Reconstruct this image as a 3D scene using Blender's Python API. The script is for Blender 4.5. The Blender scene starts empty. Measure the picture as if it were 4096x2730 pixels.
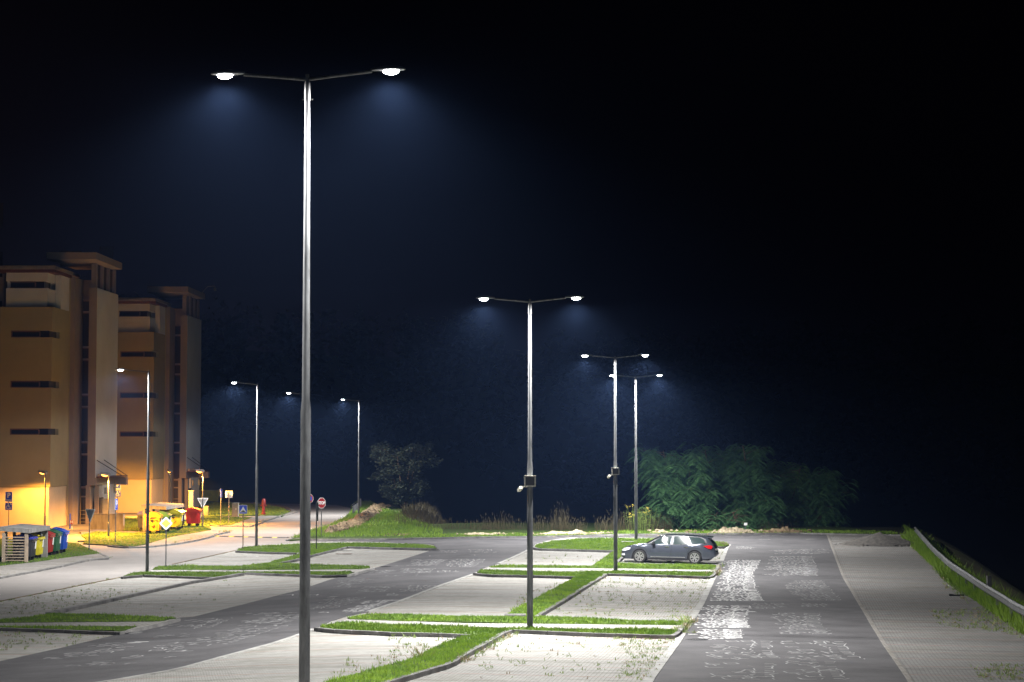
import bpy, bmesh, math, random
from mathutils import Vector, Matrix, noise
from mathutils.geometry import tessellate_polygon
random.seed(7)
R = math.radians
sc = bpy.context.scene
COL = sc.collection
# ------------------------------------------------------------------ camera
F = 8000.0; TH = math.atan(415 / F); CZ = 6.0
cd = bpy.data.cameras.new('camera'); cam = bpy.data.objects.new('camera', cd); COL.objects.link(cam)
cd.sensor_width = 36; cd.lens = F / 4096 * 36; cd.clip_end = 4000; cd.clip_start = .5
cam.location = (0, 0, CZ); cam.rotation_euler = (math.pi / 2 + TH, 0, 0); sc.camera = cam
CT, ST = math.cos(TH), math.sin(TH)
def ray(px, py):
    v = 1365 - py
    return Vector((px - 2048, F * CT - v * ST, F * ST + v * CT))
def sm(t): t = max(0., min(1., t)); return t * t * (3 - 2 * t)
PROF = [(0, -4.6), (25, -4.78), (45, -5.33), (57.5, -5.62), (66, -5.78), (78, -5.9), (90, -5.97), (102, -5.92), (112, -5.82), (123, -5.76), (140, -5.74), (177, -5.72), (260, -5.75)]
def prof(y):
    if y <= PROF[0][0]: return PROF[0][1]
    for i in range(len(PROF) - 1):
        (a, p), (b, q) = PROF[i], PROF[i + 1]
        if y <= b:
            t = (y - a) / (b - a); t = t * .5 + sm(t) * .5
            return p + (q - p) * t
    return PROF[-1][1]
def T(x, y):
    xa = 6 + (y - 45.2) * .135
    z = prof(y) - .012 * max(-10, min(6, x - xa))
    z -= .56 * sm((-2 - x) / 14)
    d = sm((y - 142) / 22) * sm((x + 8) / 6) * 7          # drop behind the lot
    r = sm((x - .138 * y - 8.3) / 12) * 7 * (1 - sm((y - 300) / 200))   # drop beyond the guard rail
    z -= max(d, r)
    h = sm((y - 300) / 330) * (34 + 10 * noise.noise(Vector((x * .006, y * .004, 3))))   # hills
    l = sm((-60 - x) / 60) * 3
    return CZ + z + h + l
def P(px, py, dz=0.0):
    d = ray(px, py); d /= d.y
    y0 = 15.0; g0 = None; y = y0
    while y < 420:
        g = CZ + d.z * y - T(d.x * y, y) - dz
        if g < 0: break
        y += 1.0
    a, b = y - 1, y
    for _ in range(30):
        m = (a + b) / 2
        if CZ + d.z * m - T(d.x * m, m) - dz > 0: a = m
        else: b = m
    return Vector((d.x * a, a))
def zat(y, py):                       # height above datum seen at image row py, at distance y
    d = ray(2048, py); return CZ + y * d.z / d.y
REG = {'A': (0, 1750, .38265), 'B': (600, 1750, .38265), 'C': (1100, 1900, .38265), 'D': (1900, 1950, .38265), 'E': (2400, 1750, .38265),
       'F': (2600, 2100, .40179), 'G': (3200, 2050, .43369), 'H': (0, 2250, .50999), 'I': (1000, 2300, .50999), 'J': (1900, 2300, .46749),
       'K': (0, 980, .39543), 'N': (0, 2050, .21249), 'S': (0, 0, 1.0)}
def px(s):                            # 'A 10,20 30,40 B 5,6' -> source pixels
    out = []; r = 'S'
    for t in s.split():
        if t in REG: r = t; continue
        a, b = t.split(','); ox, oy, k = REG[r]
        out.append((ox + float(a) * k, oy + float(b) * k))
    return out
def W(s, dz=0):
    q = px(s)
    if len(q) > 2:                     # long edges stay straight as seen, whatever the terrain does below them
        r = [q[0]]
        for (a, b), (c, d) in zip(q, q[1:]):
            n = max(1, int(math.hypot(c - a, (d - b) * 3) / 110))
            r += [(a + (c - a) * i / n, b + (d - b) * i / n) for i in range(1, n + 1)]
        q = r
    return [P(a, b, dz) for a, b in q]
def W1(s, dz=0): return W(s, dz)[0]
# ------------------------------------------------------------------ tags
def tag(o, label=None, cat=None, group=None, kind=None):
    if label: o['label'] = label
    if cat: o['category'] = cat
    if group: o['group'] = group
    if kind: o['kind'] = kind
    return o
def empty(name, loc=(0, 0, 0), rz=0, label=None, cat=None, group=None):
    o = bpy.data.objects.new(name, None); COL.objects.link(o); o.empty_display_size = .2
    o.location = loc; o.rotation_euler = (0, 0, rz)
    return tag(o, label, cat, group)
def copy_tree(o, parent=None):
    c = o.copy(); COL.objects.link(c); c.parent = parent
    for ch in list(o.children): copy_tree(ch, c)
    return c
class MB:
    def __init__(s): s.v = []; s.f = []; s.m = []
    def add(s, vs, fs, mi=0):
        n = len(s.v); s.v += [tuple(v) for v in vs]; s.f += [tuple(n + i for i in f) for f in fs]; s.m += [mi] * len(fs); return s
    def box(s, c, d, mi=0, rz=0, rx=0, ry=0, taper=None):
        M = Matrix.Translation(c) @ Matrix.Rotation(rz, 4, 'Z') @ Matrix.Rotation(ry, 4, 'Y') @ Matrix.Rotation(rx, 4, 'X')
        hx, hy, hz = d[0] / 2, d[1] / 2, d[2] / 2; tx, ty = taper or (1, 1)
        vs = [(-hx, -hy, -hz), (hx, -hy, -hz), (hx, hy, -hz), (-hx, hy, -hz), (-hx * tx, -hy * ty, hz), (hx * tx, -hy * ty, hz), (hx * tx, hy * ty, hz), (-hx * tx, hy * ty, hz)]
        return s.add([M @ Vector(v) for v in vs], [(3, 2, 1, 0), (4, 5, 6, 7), (0, 1, 5, 4), (1, 2, 6, 5), (2, 3, 7, 6), (3, 0, 4, 7)], mi)
    def tube(s, pts, rad, n=10, mi=0, cap=True):
        pts = [Vector(p) for p in pts]; rad = rad if isinstance(rad, (list, tuple)) else [rad] * len(pts)
        vs = []; fs = []; up = Vector((0, 0, 1))
        for i, p in enumerate(pts):
            t = (pts[min(i + 1, len(pts) - 1)] - pts[max(i - 1, 0)]).normalized()
            a = t.cross(up if abs(t.z) < .9 else Vector((1, 0, 0))).normalized(); b = t.cross(a)
            for k in range(n):
                q = 2 * math.pi * k / n; vs.append(p + (a * math.cos(q) + b * math.sin(q)) * rad[i])
        for i in range(len(pts) - 1):
            for k in range(n):
                k2 = (k + 1) % n; fs.append((i * n + k, i * n + k2, (i + 1) * n + k2, (i + 1) * n + k))
        if cap: fs.append(tuple(range(n))[::-1]); fs.append(tuple((len(pts) - 1) * n + k for k in range(n)))
        return s.add(vs, fs, mi)
    def prism(s, poly, axis, a, b, mi=0):
        """2-D outline extruded along axis ('x','y','z') from a to b"""
        def pt(u, v, w): return {'x': (w, u, v), 'y': (u, w, v), 'z': (u, v, w)}[axis]
        n = len(poly); vs = [pt(u, v, a) for u, v in poly] + [pt(u, v, b) for u, v in poly]
        tri = tessellate_polygon([[Vector((u, v, 0)) for u, v in poly]])
        fs = [tuple(t) for t in tri] + [tuple(i + n for i in t)[::-1] for t in tri]
        fs += [(i, (i + 1) % n, n + (i + 1) % n, n + i) for i in range(n)]
        return s.add(vs, fs, mi)
    def build(s, name, mat, parent=None, smooth=False, loc=None, rz=None):
        me = bpy.data.meshes.new(name); me.from_pydata(s.v, [], s.f)
        for m in (mat if isinstance(mat, (list, tuple)) else [mat]): me.materials.append(m)
        if any(s.m): me.polygons.foreach_set('material_index', s.m)
        bm = bmesh.new(); bm.from_mesh(me); bmesh.ops.recalc_face_normals(bm, faces=bm.faces) if len(s.f) < 20000 else None
        bm.to_mesh(me); bm.free()
        if smooth:
            me.polygons.foreach_set('use_smooth', [True] * len(me.polygons))
            try: me.set_sharp_from_angle(angle=R(35))
            except Exception: pass
        o = bpy.data.objects.new(name, me); COL.objects.link(o)
        if parent: o.parent = parent
        if loc is not None: o.location = loc
        if rz is not None: o.rotation_euler[2] = rz
        return o
# ------------------------------------------------------------------ materials
def nt(name):
    m = bpy.data.materials.new(name); m.use_nodes = True; n = m.node_tree
    return m, n, n.nodes['Principled BSDF']
def mat(name, col, rough=.7, metal=0, var=.12, scale=3, bump=0, bscale=20, col2=None, coat=0, spec=.5, stretch=None, world=False):
    m, n, b = nt(name); L = n.links
    b.inputs['Roughness'].default_value = rough; b.inputs['Metallic'].default_value = metal
    b.inputs['Coat Weight'].default_value = coat; b.inputs['Specular IOR Level'].default_value = spec
    tc = n.nodes.new('ShaderNodeNewGeometry' if world else 'ShaderNodeTexCoord'); out = tc.outputs['Position' if world else 'Object']
    if stretch:
        mp = n.nodes.new('ShaderNodeMapping'); mp.inputs['Scale'].default_value = stretch; L.new(out, mp.inputs[0]); out = mp.outputs[0]
    nz = n.nodes.new('ShaderNodeTexNoise'); nz.inputs['Scale'].default_value = scale; nz.inputs['Detail'].default_value = 8; nz.inputs['Roughness'].default_value = .65
    L.new(out, nz.inputs['Vector'])
    mx = n.nodes.new('ShaderNodeMix'); mx.data_type = 'RGBA'
    rp = n.nodes.new('ShaderNodeValToRGB'); rp.color_ramp.elements[0].position = .32; rp.color_ramp.elements[1].position = .68
    L.new(nz.outputs['Fac'], rp.inputs[0]); L.new(rp.outputs[0], mx.inputs[0])
    c2 = col2 or tuple(c * (1 - 2 * var) for c in col)
    c1 = col if col2 else tuple(min(1, c * (1 + var)) for c in col)
    mx.inputs[6].default_value = (*c1, 1); mx.inputs[7].default_value = (*c2, 1)
    L.new(mx.outputs[2], b.inputs['Base Color'])
    if bump:
        n2 = n.nodes.new('ShaderNodeTexNoise'); n2.inputs['Scale'].default_value = bscale; n2.inputs['Detail'].default_value = 6; L.new(out, n2.inputs['Vector'])
        bp = n.nodes.new('ShaderNodeBump'); bp.inputs['Strength'].default_value = bump; bp.inputs['Distance'].default_value = .02
        L.new(n2.outputs['Fac'], bp.inputs['Height']); L.new(bp.outputs[0], b.inputs['Normal'])
    m['mix'] = 1
    return m
def emis(name, col, st):
    m, n, b = nt(name); b.inputs['Base Color'].default_value = (*col, 1)
    b.inputs['Emission Color'].default_value = (*col, 1); b.inputs['Emission Strength'].default_value = st
    m.cycles.emission_sampling = 'NONE'; return m
def paver(name, col, joint, ang, bw=.2, bh=.1, stain=(.16, .15, .11), line=None, mort=.012, stainamt=.7):
    m, n, b = nt(name); L = n.links; N = n.nodes
    b.inputs['Roughness'].default_value = .85; b.inputs['Specular IOR Level'].default_value = .2
    g = N.new('ShaderNodeNewGeometry'); mp = N.new('ShaderNodeMapping'); mp.inputs['Rotation'].default_value = (0, 0, ang); L.new(g.outputs['Position'], mp.inputs[0])
    wv = N.new('ShaderNodeTexNoise'); wv.inputs['Scale'].default_value = .35; L.new(mp.outputs[0], wv.inputs['Vector'])
    ad = N.new('ShaderNodeVectorMath'); ad.operation = 'MULTIPLY_ADD'; ad.inputs[1].default_value = (.07,) * 3; L.new(wv.outputs['Color'], ad.inputs[0]); L.new(mp.outputs[0], ad.inputs[2])
    br = N.new('ShaderNodeTexBrick'); br.inputs['Scale'].default_value = 1; br.inputs['Brick Width'].default_value = bw; br.inputs['Row Height'].default_value = bh
    br.inputs['Mortar Size'].default_value = mort; br.inputs['Mortar Smooth'].default_value = .3; br.inputs['Bias'].default_value = 0
    br.inputs['Color1'].default_value = (*[c * 1.08 for c in col], 1); br.inputs['Color2'].default_value = (*[c * .84 for c in col], 1); br.inputs['Mortar'].default_value = (*joint, 1)
    L.new(ad.outputs[0], br.inputs['Vector'])
    n1 = N.new('ShaderNodeTexNoise'); n1.inputs['Scale'].default_value = .5; n1.inputs['Detail'].default_value = 10; n1.inputs['Roughness'].default_value = .72; L.new(mp.outputs[0], n1.inputs['Vector'])
    rp = N.new('ShaderNodeValToRGB'); rp.color_ramp.elements[0].position = .5; rp.color_ramp.elements[1].position = .78; rp.color_ramp.elements[1].color = (stainamt,) * 3 + (1,); L.new(n1.outputs['Fac'], rp.inputs[0])
    mx = N.new('ShaderNodeMix'); mx.data_type = 'RGBA'; L.new(rp.outputs[0], mx.inputs[0]); L.new(br.outputs['Color'], mx.inputs[6]); mx.inputs[7].default_value = (*stain, 1)
    # stretched tyre grime
    mq = N.new('ShaderNodeMapping'); mq.inputs['Scale'].default_value = (.18, 1.6, 1); L.new(mp.outputs[0], mq.inputs[0])
    n2 = N.new('ShaderNodeTexNoise'); n2.inputs['Scale'].default_value = 1.2; n2.inputs['Detail'].default_value = 8; L.new(mq.outputs[0], n2.inputs['Vector'])
    r2 = N.new('ShaderNodeValToRGB'); r2.color_ramp.elements[0].position = .5; r2.color_ramp.elements[0].color = (1, 1, 1, 1); r2.color_ramp.elements[1].position = .75; r2.color_ramp.elements[1].color = (.66, .64, .6, 1); L.new(n2.outputs['Fac'], r2.inputs[0])
    m2 = N.new('ShaderNodeMix'); m2.data_type = 'RGBA'; m2.blend_type = 'MULTIPLY'; m2.inputs[0].default_value = 1; L.new(mx.outputs[2], m2.inputs[6]); L.new(r2.outputs[0], m2.inputs[7])
    out = m2.outputs[2]
    if line:
        sx = N.new('ShaderNodeSeparateXYZ'); L.new(mp.outputs[0], sx.inputs[0])
        a = N.new('ShaderNodeMath'); a.operation = 'DIVIDE'; a.inputs[1].default_value = line; L.new(sx.outputs[1], a.inputs[0])
        fr = N.new('ShaderNodeMath'); fr.operation = 'FRACT'; L.new(a.outputs[0], fr.inputs[0])
        lt = N.new('ShaderNodeMath'); lt.operation = 'LESS_THAN'; lt.inputs[1].default_value = .045; L.new(fr.outputs[0], lt.inputs[0])
        ml = N.new('ShaderNodeMath'); ml.operation = 'MULTIPLY'; ml.inputs[1].default_value = .55; L.new(lt.outputs[0], ml.inputs[0])
        m3 = N.new('ShaderNodeMix'); m3.data_type = 'RGBA'; L.new(ml.outputs[0], m3.inputs[0]); L.new(out, m3.inputs[6]); m3.inputs[7].default_value = (.3, .14, .11, 1); out = m3.outputs[2]
    L.new(out, b.inputs['Base Color'])
    bp = N.new('ShaderNodeBump'); bp.inputs['Strength'].default_value = .5; bp.inputs['Distance'].default_value = .01; L.new(br.outputs['Fac'], bp.inputs['Height']); bp.invert = True; L.new(bp.outputs[0], b.inputs['Normal'])
    return m
def leafmat(name, c1, c2, scale=1.5, trans=.25):
    m = mat(name, c1, .55, col2=c2, scale=scale, world=True, spec=.3); n = m.node_tree; b = n.nodes['Principled BSDF']
    tr = n.nodes.new('ShaderNodeBsdfTranslucent'); mixs = n.nodes.new('ShaderNodeMixShader'); mixs.inputs[0].default_value = trans
    src = b.inputs['Base Color'].links[0].from_socket; n.links.new(src, tr.inputs[0])
    o = n.nodes['Material Output']; n.links.new(b.outputs[0], mixs.inputs[1]); n.links.new(tr.outputs[0], mixs.inputs[2]); n.links.new(mixs.outputs[0], o.inputs[0])
    return m
M = {}
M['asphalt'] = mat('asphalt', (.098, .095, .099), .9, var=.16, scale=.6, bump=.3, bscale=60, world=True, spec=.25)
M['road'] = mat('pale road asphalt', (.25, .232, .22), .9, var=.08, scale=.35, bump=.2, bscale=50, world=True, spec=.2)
AL = R(8.0)
M['bay'] = paver('parking paver', (.40, .395, .375), (.13, .125, .105), AL, line=2.4)
M['bay_dim'] = paver('dimmed parking paver', (.25, .248, .24), (.085, .082, .078), AL, line=2.4)  # parking paver darkened; weak lamplight of the right bays put into its colour
M['path'] = paver('path paver', (.38, .37, .35), (.14, .13, .11), AL, .2, .2)
M['walk'] = paver('pavement paver', (.30, .285, .27), (.15, .14, .12), R(4), .2, .1)
M['kerb'] = mat('kerb concrete', (.19, .185, .18), .9, var=.3, scale=1.3, bump=.4, bscale=40, world=True)
M['edge'] = mat('edge stone', (.36, .355, .34), .9, var=.2, scale=1.5, world=True)
M['earth'] = mat('earth', (.24, .18, .10), .95, col2=(.13, .085, .05), scale=1.2, bump=1, bscale=8, world=True)
M['paleearth'] = mat('pale earth', (.48, .42, .30), .95, col2=(.2, .15, .09), scale=2.0, bump=1, bscale=9, world=True)
M['gravel'] = mat('gravel', (.13, .12, .105), .95, col2=(.055, .05, .048), scale=6, bump=1, bscale=25, world=True)
M['turf'] = mat('turf', (.07, .105, .028), .95, col2=(.045, .07, .018), scale=1.6, bump=1, bscale=30, world=True, spec=.1)
M['base'] = mat('scrub ground', (.06, .08, .03), .95, col2=(.07, .055, .035), scale=.7, bump=1, bscale=6, world=True, spec=.1)
M['blade'] = leafmat('grass blade', (.25, .38, .035), (.09, .185, .025), 1.3, .3)
M['weed'] = leafmat('weed leaf', (.24, .32, .08), (.14, .2, .05), 12, .25)
M['reed'] = leafmat('dry reed', (.11, .08, .035), (.05, .05, .02), 5, .2)
M['straw'] = leafmat('dry straw', (.36, .29, .17), (.24, .18, .1), 8, .2)
M['frond'] = leafmat('tree frond', (.15, .32, .12), (.055, .14, .055), 1.2, .2)
M['frondy'] = leafmat('yellow green frond', (.2, .36, .08), (.09, .22, .07), 1.5, .25)
M['bush'] = leafmat('bush leaf', (.09, .105, .08), (.035, .05, .03), 4, .1)
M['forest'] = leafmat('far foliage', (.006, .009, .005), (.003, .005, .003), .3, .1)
M['bark'] = mat('bark', (.16, .11, .07), .9, var=.3, scale=6, bump=.6)
M['galv'] = mat('galvanised steel', (.14, .145, .15), .5, metal=.4, var=.3, scale=2.2, stretch=(3, 3, .7))
M['dark'] = mat('dark plastic', (.02, .02, .022), .5, var=.1)
M['head'] = mat('lamp housing', (.22, .23, .25), .45, metal=.3)
M['lens'] = emis('lamp glass', (1, .985, .96), 60)
M['orange'] = emis('sodium glass', (1, .42, .08), 4.5)
M['stucco_y'] = mat('ochre render', (.30, .26, .15), .9, var=.05, scale=.5, bump=.15, bscale=60)
M['stucco_g'] = mat('pale plinth render', (.6, .5, .36), .9, var=.05, scale=.5, bump=.15, bscale=60)
M['stucco_w'] = mat('white render', (.6, .6, .64), .9, var=.05, scale=.4, bump=.15, bscale=60)
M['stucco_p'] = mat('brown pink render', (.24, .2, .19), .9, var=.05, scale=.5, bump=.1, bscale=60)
M['conc'] = mat('concrete', (.27, .262, .25), .9, var=.22, scale=1.6, bump=.3, bscale=30, stretch=(2, 2, .6))
M['glass'] = mat('dark window glass', (.025, .022, .03), .12, var=.05, spec=.8)
M['frame'] = mat('red brown window frame', (.10, .045, .04), .6)
M['soffit'] = mat('dark red soffit', (.09, .03, .028), .7)
M['zinc'] = mat('sheet metal', (.3, .28, .26), .5, metal=.4)
M['slat'] = mat('slat wood', (.42, .33, .25), .8, var=.15, scale=4)
M['white'] = mat('white paint', (.78, .78, .78), .5, var=.03)
M['blue'] = mat('sign blue', (.025, .07, .6), .4, var=.04)
M['red'] = mat('sign red', (.32, .008, .012), .4, var=.04)
M['yellow'] = mat('sign yellow', (.85, .68, .12), .4, var=.03)
M['black'] = mat('sign black', (.012, .012, .012), .5, var=.03)
M['signback'] = mat('sign back', (.33, .34, .35), .5, metal=.4, var=.1)
M['rust'] = mat('rusty steel', (.22, .16, .12), .8, var=.25)
M['cabinet'] = mat('cabinet beige', (.42, .4, .34), .7, var=.12)
M['hyd'] = mat('hydrant red', (.22, .02, .015), .45, var=.2)
M['mark'] = mat('white road paint', (.78, .78, .78), .8, col2=(.35, .35, .35), scale=4, world=True)
M['markf'] = mat('faded road paint', (.42, .42, .425), .85, col2=(.15, .15, .15), scale=2.5, world=True)
M['markm'] = mat('worn road paint', (.52, .52, .525), .85, col2=(.19, .19, .19), scale=3, world=True)
M['rubber'] = mat('rubber', (.018, .018, .018), .8, var=.1)
M['speedy'] = mat('hump yellow', (.7, .5, .06), .6)
for k, c in dict(pred=(.36, .015, .015), pgreen=(.03, .13, .06), pblue=(.02, .09, .5), pyellow=(.6, .52, .03), pyellow_lit=(.6, .3, .015), pdark=(.035, .038, .045), pnavy=(.04, .05, .36)).items():  # the orange tone is lamplight put into a yellow bin's plastic colour
    M[k] = mat('bin plastic ' + k[1:], c, .35, var=.12, scale=2)
# ------------------------------------------------------------------ ground tools
GS = 2.0
def conform(bm, dz, cell=GS):
    xs = [v.co.x for v in bm.verts]; ys = [v.co.y for v in bm.verts]
    for ax, lo, hi in ((0, min(xs), max(xs)), (1, min(ys), max(ys))):
        k = math.ceil(lo / cell)
        while k * cell < hi:
            co = Vector((0, 0, 0)); co[ax] = k * cell; no = Vector((0, 0, 0)); no[ax] = 1
            bmesh.ops.bisect_plane(bm, geom=bm.verts[:] + bm.edges[:] + bm.faces[:], plane_co=co, plane_no=no, dist=1e-4)
            k += 1
    for v in bm.verts: v.co.z = T(v.co.x, v.co.y) + dz
def sheet(name, pts, dz, m, skirt=0, kind='structure'):
    bm = bmesh.new(); vs = [bm.verts.new((p[0], p[1], 0)) for p in pts]
    for t in tessellate_polygon([[Vector((p[0], p[1], 0)) for p in pts]]):
        try: bm.faces.new([vs[i] for i in t])
        except ValueError: pass
    conform(bm, dz)
    for f in bm.faces:
        f.normal_update()
        if f.normal.z < 0: f.normal_flip()
    if skirt:
        ed = [e for e in bm.edges if len(e.link_faces) == 1]
        r = bmesh.ops.extrude_edge_only(bm, edges=ed)
        for g in r['geom']:
            if isinstance(g, bmesh.types.BMVert): g.co.z -= skirt
    me = bpy.data.meshes.new(name); bm.to_mesh(me); bm.free(); me.materials.append(m)
    o = bpy.data.objects.new(name, me); COL.objects.link(o)
    return tag(o, kind=kind)
def dens(pts, step):
    out = [pts[0].copy()]
    for a, b in zip(pts, pts[1:]):
        n = max(1, round((b - a).length / step))
        for i in range(1, n + 1): out.append(a.lerp(b, i / n))
    return out
def smoothline(pts, it=1):
    for _ in range(it):
        q = [pts[0]]
        for a, b in zip(pts, pts[1:]): q += [a.lerp(b, .25), a.lerp(b, .75)]
        pts = q + [pts[-1]]
    return pts
def kerb(pts, h=.13, w=.15, side=1, name='kerb', m=None, step=1.0, low=.12, jit=.004):
    """line of separate kerb stones along the world polyline pts; side +1: body lies left of the line"""
    p = dens(pts, step); mb = MB(); rnd = random.Random(len(p))
    for a, b in zip(p, p[1:]):
        t = (b - a)
        if t.length < .05: continue
        t.normalize(); n = Vector((-t.y, t.x)) * side * w; a2 = a + t * .006; b2 = b - t * .006
        ja = rnd.uniform(-jit, jit); c = .012
        q = []
        for (u, s_) in ((a2, 0), (b2, 0), (b2, 1), (a2, 1)):
            v = u + n * s_; q.append(v)
        bot = [(v.x, v.y, T(v.x, v.y) - low) for v in q]; mid = [(v.x, v.y, T(v.x, v.y) + h - c + ja) for v in q]
        ctr = (q[0] + q[1] + q[2] + q[3]) / 4
        top = []
        for v in q:
            d = (ctr - v); d.normalize(); v2 = v + d * c * 1.4; top.append((v2.x, v2.y, T(v.x, v.y) + h + ja))
        mb.add(bot + mid + top, [(0, 1, 5, 4), (1, 2, 6, 5), (2, 3, 7, 6), (3, 0, 4, 7), (4, 5, 9, 8), (5, 6, 10, 9), (6, 7, 11, 10), (7, 4, 8, 11), (8, 9, 10, 11)])
    return tag(mb.build(name, m or M['kerb']), kind='structure')
def ribbon(pts, w, dz, m, name):
    p = dens(pts, 1.0); mb = MB(); L = []
    for i, a in enumerate(p):
        t = (p[min(i + 1, len(p) - 1)] - p[max(i - 1, 0)]).normalized(); n = Vector((-t.y, t.x)) * w / 2
        for q in (a + n, a - n): L.append((q.x, q.y, T(q.x, q.y) + dz))
    mb.add(L, [(2 * i, 2 * i + 1, 2 * i + 3, 2 * i + 2) for i in range(len(p) - 1)])
    for s_ in (0, 1):
        E = L[s_::2]; mb.add(E + [(a_, b_, c_ - .08) for a_, b_, c_ in E], [(i, i + 1, len(E) + i + 1, len(E) + i) for i in range(len(E) - 1)])
    return tag(mb.build(name, m), kind='structure')
def inside(x, y, poly):
    c = False; j = len(poly) - 1
    for i in range(len(poly)):
        a, b = poly[i], poly[j]
        if (a[1] > y) != (b[1] > y) and x < (b[0] - a[0]) * (y - a[1]) / (b[1] - a[1]) + a[0]: c = not c
        j = i
    return c
def scatter(poly, n, rnd):
    xs = [p[0] for p in poly]; ys = [p[1] for p in poly]; x0, x1, y0, y1 = min(xs), max(xs), min(ys), max(ys)
    out = []; k = 0
    while len(out) < n and k < n * 30:
        k += 1; x = rnd.uniform(x0, x1); y = rnd.uniform(y0, y1)
        if inside(x, y, poly): out.append((x, y))
    return out
def area(poly): return abs(sum(a[0] * b[1] - b[0] * a[1] for a, b in zip(poly, poly[1:] + poly[:1]))) / 2
HAZE, EXPO = 0.00022, 0.0
# ------------------------------------------------------------------ ground base
def base_ground():
    def ax(lo, hi, a, b):
        v = []; x = lo
        while x < a: v.append(x); x += max(4, (a - x) * .18)
        x = a
        while x < b: v.append(x); x += GS
        x = b
        while x < hi: v.append(x); x += max(4, (x - b) * .18 + 4)
        return v + [hi]
    X = ax(-900, 900, -60, 40); Y = ax(-60, 1400, 14, 240)
    vs = [(x, y, T(x, y)) for y in Y for x in X]; n = len(X)
    fs = [(j * n + i, j * n + i + 1, (j + 1) * n + i + 1, (j + 1) * n + i) for j in range(len(Y) - 1) for i in range(n - 1)]
    tag(MB().add(vs, fs).build('ground', M['base'], smooth=True), kind='structure')
base_ground()
D_ROAD, D_BAY, D_AIS, D_EDGE, D_MK = .034, .02, .034, .046, .044
# lot paving (one big sheet under everything), then roads
lot = W('S -900,2560 H 0,312 560,200 965,118 B 150,1330 890,1190 920,1165 1200,1125 C 150,680 330,690 1000,680 1700,663 D 0,528 1000,520 E 0,1030 G 0,195 970,210 1040,330 1200,450 1300,600 1480,740 1650,820 1900,940 2300,1180 S 4700,3000 4700,3300 -1200,3300')
sheet('parking_bay', lot, D_BAY, M['bay'], .06)
road = W('S -900,2560 H 0,312 560,200 965,118 A 1590,1388 B 230,1335 540,1268 890,1190 920,1165 1200,1125 C 330,706 150,680 340,600 560,540 740,450 800,380 790,350 640,320 300,310 B 1240,694 1000,684 440,672 440,655 0,655 A 0,900 S -600,2080 -900,2300')
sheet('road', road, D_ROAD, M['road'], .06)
aisleM = W('H -300,850 0,787 450,688 870,588 1080,540 1415,442 1510,438 1800,365 2110,285 2330,230 C 340,1185 560,1110 700,1070 850,1048 1030,985 1100,968 1640,795 1690,770 1660,735 1000,702 330,700 150,682 330,690 1000,684 1700,670 D 0,530 1000,524 1000,528 800,552 640,595 600,640 540,672 245,805 100,850 0,895 C 2070,1048 1750,1160 1280,1340 960,1445 I 765,330 640,370 510,430 360,490 160,555 H 1700,765 1400,850 870,941 S 200,2790 -300,2900')
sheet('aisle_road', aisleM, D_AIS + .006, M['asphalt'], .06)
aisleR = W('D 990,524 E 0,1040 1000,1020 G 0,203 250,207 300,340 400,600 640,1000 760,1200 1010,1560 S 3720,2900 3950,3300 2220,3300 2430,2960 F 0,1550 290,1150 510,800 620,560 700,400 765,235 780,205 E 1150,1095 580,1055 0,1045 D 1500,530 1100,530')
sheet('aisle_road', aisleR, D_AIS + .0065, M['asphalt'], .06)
rb = W('G 255,207 300,340 400,600 640,1000 760,1200 1010,1560 S 3720,2900 3950,3300 4900,3300 4900,3000 G 2300,1180 1900,940 1650,820 1480,740 1300,600 1200,450 1040,330 985,215')
sheet('parking_bay', rb, D_BAY + .007, M['bay_dim'])
# flush edge stones
ribbon(smoothline(W('H 400,1010 870,941 1400,850 1700,765 2060,668 I 160,555 360,490 500,435')), .16, D_EDGE + .006, M['edge'], 'kerb_strip')
ribbon(W('C 960,1445 1280,1340 1750,1160 2070,1048'), .16, D_EDGE + .006, M['edge'], 'kerb_strip')
ribbon(W('D 245,805 540,672 600,640'), .16, D_EDGE + .006, M['edge'], 'kerb_strip')
ribbon(W('S 2440,2970 F 0,1550 290,1150 510,800 620,560 680,430'), .22, D_EDGE + .006, M['edge'], 'kerb_strip')
ribbon(W('F 700,400 765,235 790,205'), .2, D_EDGE + .006, M['edge'], 'kerb_strip')
ribbon(smoothline(W('G 250,207 300,340 400,600 640,1000 760,1200 1010,1560 S 3720,2900')), .12, D_EDGE + .006, M['walk'], 'kerb_strip')
ribbon(W('H -300,365 0,312 250,262 560,200 965,120'), .08, D_EDGE + .004, M['earth'], 'kerb_strip')
ribbon(W('B 230,1335 540,1268 890,1190'), .08, D_EDGE + .004, M['earth'], 'kerb_strip')
# ------------------------------------------------------------------ islands: lawns, paths, kerbs
LAWNS = []
HG = .11
def lawn(s, dz=HG, d=160, h=.075, skirt=.2, shade='blade'):
    w = W(s, dz); sheet('lawn', w, dz, M['turf'], skirt); LAWNS.append((w, dz, d, h, shade)); return w
def path(s, dz=.1): return sheet('path', W(s, dz), dz, M['path'], .15)
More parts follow.
